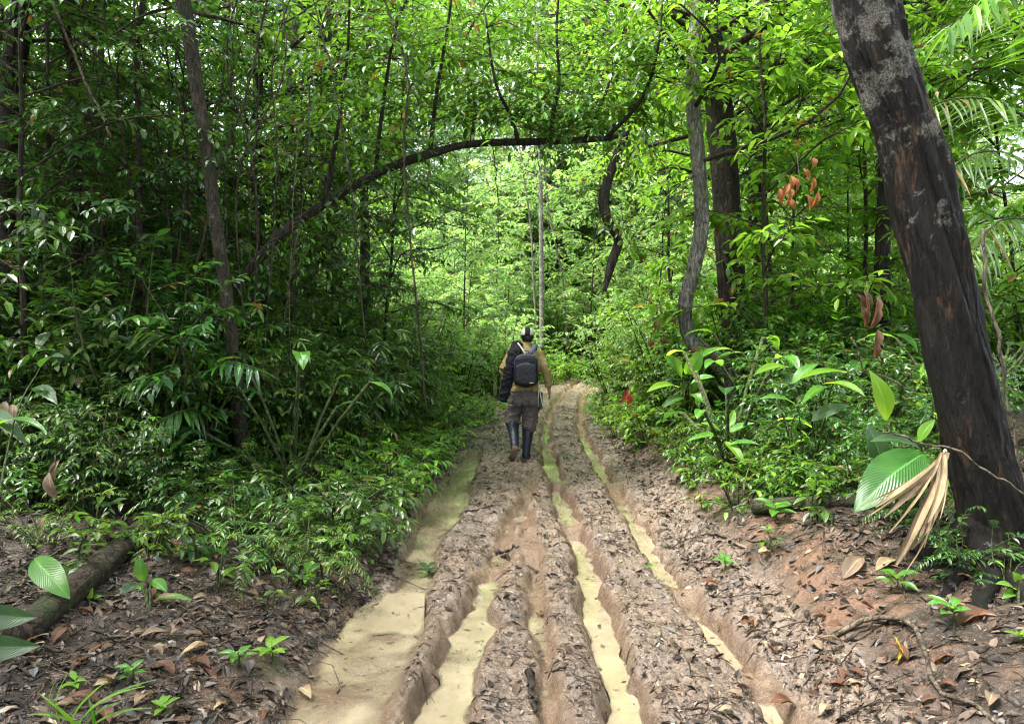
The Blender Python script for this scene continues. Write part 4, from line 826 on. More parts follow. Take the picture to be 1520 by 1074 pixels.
for i, (lab, px, py, sz, mt) in enumerate([
    ('seedling with star of pale green leaves on the left bank near the mud pan', 352, 992, 20, 'big_green'), ('seedling with yellowish upright leaves on the left bank near the mud pan', 402, 985, 22, 'big_lime'),
    ('tiny lime seedling in the litter at bottom left', 242, 1062, 16, 'big_lime'), ('tiny lime seedling just above the strap grass', 112, 1025, 14, 'big_lime'), ('green seedling behind the strap grass at bottom left', 195, 1012, 18, 'big_green'),
    ('leafy seedling on the dark soil above the mud pan', 440, 870, 16, 'big_dark'), ('seedling with lime leaves on the soil left of the channel', 370, 850, 18, 'big_green'), ('pale green seedling at the foot of the left thicket', 430, 790, 18, 'big_lime'),
    ('seedling between the log and the thicket at left', 285, 830, 20, 'big_dark'), ('tall seedling below the tan dead palm leaf at right', 1330, 880, 24, 'big_green'), ('seedling on the soil right of the tall one below the dead palm leaf', 1412, 925, 24, 'big_green'),
    ('tiny seedling on the bare red soil of the right bank', 1075, 845, 14, 'big_green'), ('seedling beside the red soil on the right bank', 1150, 775, 22, 'big_green'), ('seedling nearest the right edge above the roots', 1515, 955, 14, 'big_lime'),
    ('small plant growing in the mud between the ruts and the left channel', 635, 858, 14, 'big_dark')]):
    g = onground(px, py); g = g.copy(); sr = random.Random(i); Lf = sz * g[1] / FPX * 1.5
    root = thing('seedling', lab, 'seedling', tuple(g)); hh = sz * g[1] / FPX * 1.3
    obj('stem', tri_mesh('stem', *tube(np.array([[0, 0, -.02], [.01, 0, hh * .5], [0, 0.01, hh]]), .003, 5)), M['twig_green'], root)
    n = 6
    for k in range(n):
        a = k * 2.4 + i; zz = hh * (.45 + .55 * k / n); d = np.array([math.cos(a), math.sin(a), sr.uniform(-.15, .5)])
        obj('leaf', big_leaf(np.array([0, 0, zz]), np.array([0, 0, zz]) + d * Lf * sr.uniform(.7, 1.1), (0, -.2, 1), Lf * .42, sag=.1, seed=k, nu=9, nv=5), M[mt], root)
# strap grass at bottom left
gb = onground(120, 1085); gr = thing('strap_grass', 'tuft of long arching strap leaves at the bottom left corner', 'grass tuft', tuple(gb))
for i, (px, py) in enumerate([(85, 1005), (100, 1000), (160, 1010), (232, 1008), (215, 1018), (60, 1030), (180, 1040), (225, 1050), (40, 1060), (130, 1030)]):
    obj('blade', big_leaf(np.array([.012 * (i - 5), 0, 0]), at(px, py, gb[1] - .05 + .02 * (i % 4)) - gb, (0.3 if px > 120 else -.3, -.5, 1), .013, sag=.16, shape='strap', nu=16, nv=3), M['big_lime' if i % 3 else 'big_green'], gr)

# broad-leaved plants in the thickets, every leaf its own piece
bl = [big_leaf((0, 0, 0), (1, 0, 0), (0, 0, 1), .46, sag=.10 + .03 * s, fold=.3, wave=.05, seed=s * 3 + 1, nu=13, nv=7) for s in range(3)]
for b_ in bl: b_.materials.append(M['big_green'])
stem_me = tri_mesh('stem', *tube(np.array([[0, 0, 0], [.33, 0, .06], [.66, 0, .05], [1, 0, 0]]), .014, 5)); stem_me.materials.append(M['twig_green'])
def broad_plant(label, group, x, y, n, L, h, mats, rs, sz):
    rg = random.Random(rs); root = thing('broad_leaf_plant', label, 'plant', (x, y, gz(x, y) - .02), rg.uniform(0, 6.28), group, sz)
    for k in range(n):
        a = k * 2.4 + rg.uniform(-.4, .4); hh = h * rg.uniform(.45, 1); out = rg.uniform(.25, .6) * h; tip = Vector((math.cos(a) * out, math.sin(a) * out, hh))
        s = obj('stem', stem_me, None, root); s.scale = (tip.length, 1, 1); s.rotation_euler = tip.to_track_quat('X', 'Z').to_euler()
        d = Vector((math.cos(a + rg.uniform(-.4, .4)), math.sin(a), rg.uniform(-.75, .15))); lf = obj('leaf', bl[rg.randrange(3)], None, root); lf.location = tip
        lf.material_slots[0].link = 'OBJECT'; lf.material_slots[0].material = M[rg.choice(mats)]
        ls = L * rg.uniform(.7, 1.2); lf.scale = (ls,) * 3; lf.rotation_euler = d.to_track_quat('X', 'Z').to_euler()
br_ = random.Random(31)
for i in range(20):
    y = br_.uniform(5.9, 8.6); x = float(edge_l(np.array(y))) - br_.uniform(.9, 4.2)
    if 300 < 760 + FPX * x / y < 410: continue
    broad_plant(relabel('broad-leaved dark plant in', x, y, i % 3, 0, 2), 'broad-leaved plants of the left thicket', x, y, br_.randint(5, 9), br_.uniform(.2, .34), br_.uniform(.6, 1.5), ['big_dark', 'big_dark', 'big_green'], i, (.75, .95, 1.2)[i % 3])
for i in range(18):
    y = br_.uniform(6.2, 9.5); x = float(edge_r(np.array(y))) + br_.uniform(.6, 3.6)
    broad_plant(relabel('broad-leaved green plant in', x, y, i % 3, 0, 2), 'broad-leaved plants of the right thicket', x, y, br_.randint(5, 9), br_.uniform(.2, .34), br_.uniform(.5, 1.3), ['big_dark', 'big_green', 'big_green', 'big_lime'], 50 + i, (.75, .95, 1.2)[i % 3])

# palm at the right edge
def palm(name, label, base, fronds, Lf, n=34, mat='leaf_palm', lw=0.02):
    base = np.asarray(base, float); root = thing(name, label, 'palm', tuple(base)); rg = np.random.default_rng(int(base[0] * 100) % 1000)
    for fr in fronds:
        q = smooth_path(np.array([base] + [at(*p) for p in fr]) - base, 24); obj('rachis', tri_mesh('rachis', *tube(q, np.linspace(.014, .004, 24), 5)), M['twig_green'], root)
        lv = Leaves(); t = np.linspace(.32, 1, n); k = np.minimum(t * 23, 22.99); j = k.astype(int); f = (k - j)[:, None]
        P = q[j] + (q[j + 1] - q[j]) * f; D = unit(q[j + 1] - q[j]); S = unit(np.cross(D, np.array([0, 0, 1.0])))
        for sg in (-1, 1):
            d = D * .75 + S * sg * .75 + np.array([0, 0, -.35]) + rg.normal(0, .08, P.shape); L = Lf * (1 - .55 * (t - .4) ** 2) * rg.uniform(.85, 1.1, n)
            lv.add(P, d, np.array([0, 0, 1.0]) + rg.normal(0, .2, P.shape), L, np.full(n, lw))
        obj('frond', lv.mesh('frond', rg, 'mid', fold=.3, droop=.35), M[mat], root, 'stuff')
palm('fan_frond_palm', 'palm with drooping thin-leafleted fronds at the right edge behind the leaning tree', [4.9, 6.2, gz(4.9, 6.2)],
     [[(1560, 260, 5.9), (1500, 160, 5.6), (1400, 150, 5.3), (1345, 200, 5.1)], [(1570, 330, 5.9), (1520, 240, 5.5), (1440, 230, 5.2), (1370, 300, 5.0)], [(1580, 360, 5.8), (1540, 330, 5.3), (1480, 330, 5.0), (1430, 400, 4.8)], [(1590, 250, 6.3), (1560, 90, 6.4), (1480, 20, 6.2), (1400, 40, 6.0)]], .42)
palm('broad_frond_palm', 'palm with broad yellow-green leaflets hanging into the top right corner', [4.6, 5.0, gz(4.6, 5.0)],
     [[(1600, 200, 5.0), (1580, 30, 5.0), (1500, -30, 4.9), (1410, 40, 4.8)], [(1610, 150, 5.2), (1590, -40, 5.4), (1540, -70, 5.2), (1470, 10, 5.0)]], .36, 22, 'leaf_bright', .045)
palm('small_palm', 'young palm with shiny drooping leaflets in the left thicket beside the slender tree', [*at(300, 700, 6.3)[:2], gz(*at(300, 700, 6.3)[:2])],
     [[(290, 600, 6.2), (250, 560, 6.0), (190, 570, 5.8)], [(300, 590, 6.2), (270, 510, 6.1), (215, 490, 6.0)], [(310, 600, 6.2), (330, 540, 6.0), (380, 545, 5.8)], [(300, 620, 6.2), (270, 610, 5.9), (210, 640, 5.6)]], .3, 20, 'leaf_dark', .03)

# withered leaves hanging in the bushes
def withered(label, px, py, Y, n, size, mat, spread):
    c = at(px, py, Y); root = thing('withered_leaf_cluster', label, 'dead leaves', tuple(c)); rg = random.Random(int(px))
    for k in range(n):
        p = np.array([rg.uniform(-spread, spread), rg.uniform(-.1, .1), rg.uniform(-spread, spread) * 1.3]); d = np.array([rg.uniform(-.6, .6), rg.uniform(-.4, .2), -1]) * size * rg.uniform(.7, 1.2)
        obj('leaf', big_leaf(p, p + d, (rg.uniform(-.6, .6), -1, .2), size * .45, sag=.15, fold=.6, wave=.06, seed=k + 2, nu=9, nv=5), M[mat], root)
    obj('twig', tri_mesh('twig', *tube(np.array([[0, .05, spread * 1.6], [.02, .02, 0], [-.02, .03, -spread * 1.3]]), .004, 5)), M['twig'], root)
withered('orange withered leaves hanging in the right foliage', 1185, 265, 7.0, 12, .13, 'big_orange', .16)
M['big_red'] = big_leaf_mat('red withered leaf', (0.32, 0.03, 0.015), (0.5, 0.07, 0.03), (0.5, 0.08, 0.03), 0.3, 0.5)
withered('red withered leaf on the right verge', 936, 583, 9.0, 2, .17, 'big_red', .03)
withered('dark rust leaves hanging below the winding trunk', 1290, 468, 6.2, 7, .17, 'big_rust', .18)
withered('brown leaves hanging over the right bank', 975, 480, 9.5, 6, .16, 'big_rust', .15)
withered('pale tan dead leaf hanging over the log at left', 75, 690, 4.9, 2, .17, 'big_dead', .04)
withered('tan torn leaf standing by the log at left', 78, 765, 4.7, 1, .17, 'big_dead', .02)
withered('pale dead leaf caught at the far left edge', 8, 595, 4.8, 2, .13, 'big_dead', .03)
withered('brown dead leaves in the left thicket above the verge', 400, 560, 7.0, 5, .14, 'big_dead', .12)

# ------------------------------------------------------------------ logs, roots, sticks
def log(name, label, a, b, r, mat='log', cat='log', seed=1, mid=None):
    a = np.asarray(a, float); b = np.asarray(b, float); m_ = (a + b) / 2 if mid is None else np.asarray(mid)
    root = thing(name, label, cat, tuple(a)); pth, me = fine_tube(np.array([a, m_, b]) - a, [r, r * 1.05, r * .92], 50, 22, .22, seed)
    me.name = 'bark'; obj('bark', me, M[mat], root)
    e, F = tube(np.array([pth[0] - (pth[1] - pth[0]) * .3, pth[0] + (pth[1] - pth[0]) * .5]), r * .82, 18); obj('cut_end', tri_mesh('cut_end', e, F), M['stick_dark'], root)
a = onground(30, 955); b = onground(195, 800); log('fallen_log', 'dark rotting log lying beneath the glossy leaf at left', a + [0, 0, .04], b + [0, .3, .05], .075)
a = onground(1175, 790); b = onground(1345, 778); log('mossy_log', 'dark log lying behind the small plants on the right bank', a + [-.1, .5, .06], b + [.2, .35, .08], .055, seed=4)
a = onground(265, 800); b = onground(350, 800); log('bark_slab', 'dark broken log end with rusty wood under the left thicket', a + [0, .1, .03], b + [0, .1, .04], .06, seed=6)
def sticks(label, pts, r, mat='stick', name='fallen_stick', cat='stick', group=None, lift=.012):
    q = [np.asarray(p, float) for p in pts]; q = smooth_path(q, 14); rg = np.random.default_rng(int(abs(q[0][0]) * 1000) % 9973); q[1:-1] += rg.normal(0, r * .6, q[1:-1].shape)
    b = q[0].copy(); o = obj(name, tri_mesh(name, *tube(q - b, np.linspace(r, r * .55, 14), 7, rough=.12, rng=rg)), M[mat]); o.location = b; return tag(o, label, cat, group)
def G(px, py, l=.012): return onground(px, py) + np.array([0, 0, l])
sticks('exposed root looping over the soil at bottom right', [G(1235, 948), G(1285, 934, .05), G(1345, 940, .06), G(1376, 985, .05), G(1390, 1022, .02), G(1440, 1050), G(1500, 1090)], .013, 'stick', 'exposed_root', 'root')
sticks('short root branching off the looped root', [G(1255, 955), G(1300, 935, .03), G(1330, 928), G(1375, 935)], .009, 'stick_dark', 'exposed_root', 'root')
sticks('root running down from the loop towards the bottom edge', [G(1390, 1022), G(1410, 1045), G(1415, 1085)], .008, 'stick_dark', 'exposed_root', 'root')
sticks('pale upright dead stem on the right bank', [onground(1150, 725), at(1153, 660, 6.9), at(1158, 590, 6.95)], .014, 'stick', 'dead_sapling', 'sapling')
for i, (lab, pts, r, mt) in enumerate([
    ('dark stick lying from the left edge past the strap grass', [(60, 960), (120, 978), (182, 1000)], .008, 'stick_dark'), ('pale stick across the soil below the ribbed seedling', [(160, 955), (230, 938), (290, 915)], .007, 'stick'),
    ('long thin stick pointing to the mud pan', [(180, 995), (260, 1010), (350, 1074)], .005, 'stick_dark'), ('pale forked stick leaning over the log at left', [(0, 885), (40, 860), (85, 820), (160, 797)], .009, 'stick'),
    ('pale twig beside the forked stick over the log', [(20, 900), (60, 875), (105, 840)], .006, 'stick'), ('thin stick from the log towards the track', [(105, 945), (130, 930), (180, 890), (230, 840)], .005, 'stick_dark'),
    ('long stick across the dark soil towards the mud pan', [(300, 950), (370, 935), (440, 925), (510, 920)], .006, 'stick_dark'), ('stick leaning down the left bank to the channel', [(300, 760), (360, 820), (400, 900)], .005, 'stick'),
    ('bare branch lying at the foot of the left thicket', [(420, 700), (470, 740), (520, 770)], .008, 'stick'), ('dark twig in the bottom left corner', [(0, 1040), (35, 1050), (60, 1090)], .010, 'stick_dark'),
    ('curved thin twig lying on the mud pan', [(541, 948), (552, 985), (583, 1010)], .005, 'stick_dark'), ('dead branch lying across the track below the groove', [(745, 830), (790, 845), (850, 868)], .018, 'stick_dark'),
    ('short thick stick half sunk beside the dead branch on the track', [(826, 838), (838, 848), (850, 862)], .018, 'stick'), ('pale stick end lying on the left ridge of the track', [(735, 822), (752, 820), (770, 812)], .014, 'stick_dark'),
    ('dark stick end in the mud at the bottom of the track', [(785, 1000), (790, 1030), (794, 1060)], .018, 'stick_dark'), ('thin twig on the ridge between groove and middle rut', [(810, 1000), (840, 990), (880, 965)], .006, 'stick_dark'),
    ('thin twig curling over the ridge at bottom right of the track', [(960, 1068), (1020, 1052), (1070, 1060), (1110, 1090)], .005, 'stick_dark'), ('thin root-like twig below the right rut', [(1010, 1050), (1050, 1040), (1085, 1070)], .004, 'stick_dark'),
    ('reddish stick on the clay of the right bank', [(1100, 800), (1130, 805), (1165, 790)], .008, 'stick'), ('dark stick lying on the litter below the loop root', [(1400, 985), (1450, 970), (1510, 955)], .010, 'stick_dark'),
    ('pale twig fallen on the litter at bottom right corner', [(1450, 1000), (1480, 990), (1530, 985)], .004, 'stick'), ('thin pale stick leaning behind the broad ribbed leaf', [(1240, 660), (1262, 700), (1278, 722)], .005, 'stick'),
    ('grey flat stick on the right bank near the red soil', [(1050, 790), (1075, 800), (1100, 815)], .016, 'stick'), ('dark twig poking from the mud pan edge', [(500, 1030), (515, 1015), (535, 1000)], .007, 'stick_dark'),
    ('twig lying in the left rut water', [(640, 1000), (655, 1020), (650, 1060)], .004, 'stick_dark'), ('twig lying across the ridge before the walker', [(690, 760), (720, 755), (760, 742)], .008, 'stick_dark')]):
    sticks(lab, [G(*p, r) for p in pts], r, mt)
# scattered individual dead leaves
dl = [big_leaf((0, 0, 0), (.15, .02, .01), (0, 0, 1), .065, sag=.16, fold=.35, wave=.12, seed=s, nu=10, nv=5) for s in (1, 5, 9)]
fr = random.Random(11)
def fallen(label, px, py, mat, s=1.0, group=None, k=None, tilt=None):
    g = onground(px, py); o = obj('fallen_leaf', dl[fr.randrange(3) if k is None else k].copy() if False else dl[fr.randrange(3) if k is None else k]); 
    if not o.data.materials: o.data.materials.append(M['big_dead'])
    o.material_slots[0].link = 'OBJECT'; o.material_slots[0].material = M[mat]
    o.location = (g[0], g[1], g[2] + .012); o.scale = (s,) * 3; o.rotation_euler = tilt or (fr.uniform(-.35, .35), fr.uniform(-.35, .35), fr.uniform(0, 6.28))
    return tag(o, label, 'dead leaf', group)
fallen('bright yellow leaf standing on edge on the soil inside the loop root', 1330, 988, 'yellow_leaf', .75, tilt=(1.2, -1.1, 1.5))
fallen('large flat rust-brown leaf on the litter right of the loop root', 1420, 930, 'big_rust', 1.5, tilt=(.1, 0, .1))
fallen('big curled tan leaf with holes on the right bank', 1252, 862, 'big_dead', 1.4, tilt=(.35, -.3, .5))
fallen('pale curled leaf at the tip of the dead palm leaf', 1300, 850, 'straw', 1.0, tilt=(.2, -.2, .2))
fallen('black wet leaf lying in the groove puddle', 798, 914, 'big_rust', .5)
fallen('green fallen leaf lying on the right ridge', 960, 845, 'big_green', .6)
fallen('orange-brown leaf in the litter at lower left', 282, 985, 'big_rust', .9)
def strew(n, x0, x1, marks, group):
    for i in range(n):
        px, py = fr.uniform(x0, x1), fr.uniform(800, 1070); mt = fr.choice(['big_dead', 'big_rust', 'big_rust', 'straw']); s_ = fr.uniform(.4, .95)
        ph = next(p_ for lim, p_ in marks if px < lim)
        fallen(('small ' if s_ < .58 else 'large ' if s_ > .78 else 'dead ') + {'big_dead': 'tan', 'big_rust': 'dark brown', 'straw': 'straw-coloured'}[mt] + ' leaf lying ' + ('at the back ' if py < 890 else 'midway ' if py < 980 else 'near the bottom edge ') + ph, px, py, mt, s_, group)
strew(46, 20, 480, ((150, 'below the log at left'), (270, 'around the ribbed seedling'), (380, 'left of the mud pan'), (999, 'beside the mud pan')), 'dead leaves on the left bank')
strew(40, 1060, 1510, ((1170, 'right of the right rut'), (1280, 'left of the loop root'), (1400, 'around the loop root'), (1999, 'under the leaning tree')), 'dead leaves on the right bank')

# ------------------------------------------------------------------ litter and crumbs nobody could count
lr = np.random.default_rng(99)
def litter(name, label, n, region, smin, smax, asp, mat, tilt=.35, lift=.006, tpl='mid'):
    X, Y = region(n); Zg = height(X, Y); P = np.stack([X, Y, Zg + lift + lr.random(len(X)) * lift], -1); a = lr.uniform(0, 6.28, len(X))
    e = .03; dzx = (height(X + e, Y) - Zg) / e; dzy = (height(X, Y + e) - Zg) / e
    N = unit(np.stack([-dzx, -dzy, np.ones_like(X)], -1) + lr.normal(0, tilt, (len(X), 3))); D = np.stack([np.cos(a), np.sin(a), np.zeros_like(a)], -1); D = unit(D - N * (D * N).sum(-1, keepdims=True))
    lv = Leaves(); L = smin + (smax - smin) * lr.random(len(X)) ** 2.2; lv.add(P - D * L[:, None] / 2, D, N, L, L * lr.uniform(asp * .6, asp * 1.3, len(X)))
    o = obj(name, lv.mesh(name, lr, tpl, fold=.5, droop=.15), M[mat], kind='stuff'); o['label'] = label; o['category'] = 'litter'; return o
def reg_floor(side):
    def f(n):
        Y = 2.2 + 10 * lr.random(n) ** 1.5; off = .02 + lr.random(n) ** 1.3 * 3.2
        k = fbm(off * 2.6, Y * 2.1, 81 + side, 3) > -.12 - .5 * lr.random(n)
        if side > 0: k &= (off > .75) | (lr.random(n) < .4)
        Y = Y[k]; off = off[k]
        return (edge_l(Y) + cx(Y) - off, Y) if side < 0 else (edge_r(Y) + cx(Y) + off, Y)
    return f
def reg_track(n):
    Y = 2.3 + 15 * lr.random(n) ** 1.6; t = lr.random(n) * 1.16 - .02; return edge_l(Y) + cx(Y) + (edge_r(Y) - edge_l(Y)) * t, Y
def keep_dry(f):
    def g(n):
        X, Y = f(int(n * 1.7)); z, m_, w_, c_ = height(X, Y, True); k = (w_ < .35) | (lr.random(len(X)) < .04); cl = fbm(X * 2.3, Y * 2.3, 71, 3) > -.22; k &= cl | (lr.random(len(X)) < .35); return X[k][:n], Y[k][:n]
    return g
litter('leaf_litter', 'brown leaf litter strewn over the left forest floor', 26000, reg_floor(-1), .015, .085, .42, 'litter')
litter('leaf_litter', 'brown leaf litter strewn over the right forest floor', 24000, reg_floor(1), .015, .085, .42, 'litter')
litter('mud_crumbs', 'mud-caked leaf scraps trodden into the track', 22000, keep_dry(reg_track), .010, .045, .35, 'mudlitter', .55, .004, 'lite')
litter('mud_crumbs', 'dark wet leaf pieces scattered along the track ridges', 5000, keep_dry(reg_track), .02, .085, .4, 'litter', .4, .006)
def twigs(name, label, n, region, lmin, lmax, r, mat):
    X, Y = region(n); out = []; 
    L = lr.uniform(lmin, lmax, len(X)); a = lr.uniform(0, 6.28, len(X)); A = np.stack([X, Y], -1); B = A + np.stack([np.cos(a), np.sin(a)], -1) * L[:, None]; C = (A + B) / 2 + lr.normal(0, .1, A.shape) * L[:, None]
    za, zb, zc = height(A[:, 0], A[:, 1]), height(B[:, 0], B[:, 1]), height(C[:, 0], C[:, 1])
    for i in range(len(X)): out.append(tube(np.array([[*A[i], za[i] + .006], [*C[i], max(zc[i], (za[i] + zb[i]) / 2) + .012], [*B[i], zb[i] + .006]]), r * lr.uniform(.5, 1.4), 3, cap=False))
    o = obj(name, tri_mesh(name, *merge(out)), M[mat], kind='stuff'); o['label'] = label; o['category'] = 'litter'
twigs('twig_litter', 'fine dark twigs littering the left forest floor', 1500, reg_floor(-1), .06, .35, .003, 'stick_dark')
twigs('twig_litter', 'fine dark twigs littering the right forest floor', 1300, reg_floor(1), .06, .35, .003, 'stick_dark')
twigs('twig_litter', 'pale fine twigs scattered on both forest banks', 500, reg_floor(-1), .06, .3, .003, 'stick')
twigs('twig_litter', 'fine twigs and stalks pressed into the track mud', 1500, keep_dry(reg_track), .03, .14, .0022, 'stick_dark')

fx, fy, fz = [], [], []
for o in [o for o in col.objects if o.name.startswith('puddle')]:
    co = np.empty(len(o.data.vertices) * 3, np.float32); o.data.vertices.foreach_get('co', co); co = co.reshape(-1, 3); n_ = 170
    k = lr.integers(0, len(co), n_); X = co[k, 0] + lr.normal(0, .04, n_); Y = co[k, 1] + lr.normal(0, .05, n_); lvl = co[k, 2]; ok = height(X, Y) < lvl - .002
    fx.append(X[ok]); fy.append(Y[ok]); fz.append(lvl[ok])
fx, fy, fz = map(np.concatenate, (fx, fy, fz)); lv = Leaves(); a = lr.uniform(0, 6.28, len(fx)); L = .012 + .05 * lr.random(len(fx)) ** 3
lv.add(np.stack([fx, fy, fz + .002], -1), np.stack([np.cos(a), np.sin(a), 0 * a], -1), np.array([0, 0, 1.0]) + lr.normal(0, .06, (len(fx), 3)), L, L * lr.uniform(.12, .5, len(fx)))
o = obj('floating_scraps', lv.mesh('floating_scraps', lr, 'lite', fold=.1, droop=.0), M['mudlitter'], kind='stuff'); o['label'] = 'dark leaf scraps floating on the rut puddles'; o['category'] = 'litter'

# ------------------------------------------------------------------ the walker
def cloth(name, c0, c1, scale=140, rough=0.85, spec=0.2):
    m = NT(name); a = m.noise(14, 5, 0.6); f = m.noise(scale, 2)
    c = m.mix(m.ramp(a, [(0.3, 0.0), (0.7, 1.0)]), c0, c1); n = m.bump(m.noise(22, 4, .6), .5, .02); n = m.bump(f, .25, .003, n)
    return m.done(m.pbr(c, rough, n, spec))
M['skin'] = cloth('brown skin', (0.22, 0.11, 0.06), (0.28, 0.15, 0.085), 60, .5, .4)
M['shirt'] = cloth('olive khaki shirt', (0.21, 0.17, 0.065), (0.31, 0.255, 0.11))
M['trousers'] = cloth('grey brown trousers', (0.075, 0.062, 0.062), (0.12, 0.10, 0.098))
M['boot'] = cloth('blue black rubber', (0.010, 0.014, 0.026), (0.018, 0.024, 0.042), 40, .48, .4)
M['sole'] = cloth('muddy boot sole', (0.10, 0.065, 0.045), (0.17, 0.12, 0.085), 40, .7, .3)
M['black_cloth'] = cloth('black cloth', (0.006, 0.006, 0.008), (0.014, 0.014, 0.018))
M['pack'] = cloth('black backpack nylon', (0.007, 0.008, 0.013), (0.013, 0.014, 0.022), 200, .6, .35)
M['pack_trim'] = cloth('navy backpack trim', (0.03, 0.035, 0.075), (0.05, 0.055, 0.11), 200, .5, .4)
M['pale_strap'] = cloth('pale webbing', (0.5, 0.46, 0.38), (0.62, 0.58, 0.48))
M['cap_white'] = cloth('white cap panel', (0.38, 0.37, 0.33), (0.5, 0.48, 0.44))
M['hair'] = cloth('black hair', (0.006, 0.005, 0.005), (0.016, 0.013, 0.012), 90, .5, .4)
M['satchel_side'] = cloth('grey green satchel', (0.04, 0.045, 0.035), (0.07, 0.075, 0.06))

def loft(pts, rad, sides=20, ref=(0, 1, 0)):
    # closed elliptical tube: rad = [(half width, half depth)], width axis is across ref
    pts = np.asarray(pts, float); T_ = unit(np.gradient(pts, axis=0)); rf = np.array(ref, float); out = []
    ang = np.arange(sides) / sides * 2 * np.pi
    for p, t, (a, b) in zip(pts, T_, rad):
        d = unit(rf - t * np.dot(rf, t)); s = np.cross(d, t)
        out.append(p + np.outer(np.cos(ang) * a, s) + np.outer(np.sin(ang) * b, d))
    n = len(pts); V_ = np.vstack(out + [pts[:1], pts[-1:]]); F_ = []
    for i in range(n - 1):
        for j in range(sides):
            k = (j + 1) % sides; F_ += [(i * sides + j, i * sides + k, (i + 1) * sides + k), (i * sides + j, (i + 1) * sides + k, (i + 1) * sides + j)]
    for j in range(sides):
        k = (j + 1) % sides; F_ += [(n * sides, k, j), (n * sides + 1, (n - 1) * sides + j, (n - 1) * sides + k)]
    return V_, np.array(F_)
def ball(c, r, n=14):
    t = np.linspace(-1, 1, n); z = np.sin(t * np.pi / 2); w_ = np.sqrt(np.maximum(1 - z * z, 1e-4))
    return loft([np.array(c) + [0, 0, r[2] * q] for q in z], [(r[0] * q, r[1] * q) for q in w_], 20)
def fuse(name, parts, voxel, mat, parent, smooth=6, wr=0.0, seed=0, wscale=18):
    me = tri_mesh(name, *merge(parts)); tmp = bpy.data.objects.new('tmp', me); col.objects.link(tmp)
    md = tmp.modifiers.new('r', 'REMESH'); md.mode = 'VOXEL'; md.voxel_size = voxel
    ms = tmp.modifiers.new('s', 'SMOOTH'); ms.iterations = smooth; ms.factor = .5
    dg = bpy.context.evaluated_depsgraph_get(); out = bpy.data.meshes.new_from_object(tmp.evaluated_get(dg)); bpy.data.objects.remove(tmp); out.name = name
    n = len(out.vertices); co = np.empty(n * 3, np.float32); out.vertices.foreach_get('co', co); co = co.reshape(-1, 3)
    if wr:
        no = np.empty(n * 3, np.float32); out.vertices.foreach_get('normal', no); no = no.reshape(-1, 3)
        a = fbm(co[:, 0] * wscale + co[:, 1] * wscale * .7, co[:, 2] * wscale * 1.3 + co[:, 0] * 6, seed, 3); b = fbm(co[:, 1] * wscale, co[:, 2] * wscale * 1.6 - co[:, 0] * 9, seed + 5, 3)
        co = co + no * (wr * (np.abs(a) * 1.6 + b - .3))[:, None]; out.vertices.foreach_set('co', co.ravel())
    out.polygons.foreach_set('use_smooth', np.ones(len(out.polygons), bool)); out.update()
    return obj(name, out, mat, parent)
A = lambda *v: np.array(v, float)
gw = onground(779, 683); K = gw[1] / FPX                  # metres per pixel at the walker
person = thing('person', 'walker seen from behind in khaki shirt, dark trousers and rubber boots on the track', 'person', tuple(gw))
S_ = 8.95e-3 and (gw[1] / FPX) / 8.95e-3; person.scale = (S_, S_, S_)
# joints (x right, y ahead, z up)
hipL, hipR = A(-.09, 0, .92), A(.10, 0, .92); kneeR, ankR = A(.055, .03, .50), A(.015, -.02, .09); kneeL, ankL = A(-.165, .09, .53), A(-.135, -.27, .215)
shL, shR = A(-.185, .02, 1.46), A(.20, .02, 1.45); elR, wrR = A(.285, .0, 1.19), A(.325, .05, .95); elL, wrL = A(-.29, -.02, 1.20), A(-.16, .24, 1.18)
head = A(.035, .045, 1.655)
def limb(a, b, r0, r1, n=7, bulge=0.0): 
    t = np.linspace(0, 1, n); return loft(a + (b - a) * t[:, None], [((r0 + (r1 - r0) * q + bulge * math.sin(math.pi * q)),) * 2 for q in t], 14, (0, 1, .01))
def hand(wr, d, side):
    d = unit(np.array(d, float)); parts = [loft([wr, wr + d * .04, wr + d * .085], [(.022, .030), (.018, .042), (.015, .040)], 12, (0, 1, 0))]
    for k, (o, l) in enumerate([(-.033, .068), (-.011, .080), (.011, .076), (.033, .060)]):
        b = wr + d * .08 + A(0, o, 0); m1 = b + d * l * .5 + A(-side * .006, .004, 0); e = b + d * l * .92 + A(-side * .024, .012, .004)
        parts.append(loft([b - d * .02, b, m1, e], [(.0095, .0095), (.0095, .0095), (.009, .009), (.007, .007)], 8))
    b = wr + d * .02 + A(0, .034, 0); parts.append(loft([b, b + d * .03 + A(-side * .006, .028, 0), b + d * .06 + A(-side * .012, .036, 0)], [(.012, .012), (.0105, .0105), (.008, .008)], 8))
    return parts
bp = [loft([A(0.01, 0, .90), A(0.01, .0, 1.05), A(0.01, .0, 1.25), A(.01, .02, 1.42), A(.015, .025, 1.50), A(.02, .03, 1.56)], [(.15, .10), (.14, .10), (.165, .11), (.16, .10), (.09, .07), (.055, .055)], 20),
      loft([A(.02, .025, 1.47), A(.028, .035, 1.55), A(.033, .04, 1.62)], [(.056, .056), (.052, .055), (.05, .055)], 16), ball(head, (.074, .094, .112)),
      ball(head + A(0, .09, -.03), (.016, .022, .022), 8), ball(head + A(0, .055, -.075), (.05, .045, .04), 8), ball(head + A(-.077, -.0, -.005), (.011, .02, .032), 8), ball(head + A(.077, -.0, -.005), (.011, .02, .032), 8),
      limb(shR, elR, .05, .04), limb(elR, wrR, .04, .027), limb(shL, elL, .05, .04), limb(elL, wrL, .04, .027), limb(hipR, kneeR, .08, .055), limb(kneeR, ankR, .055, .04, bulge=.01), limb(hipL, kneeL, .08, .055), limb(kneeL, ankL, .055, .04, bulge=.01)]
bp += hand(wrR, (.12, .12, -1), 1) + hand(wrL, (.35, .8, .2), -1)
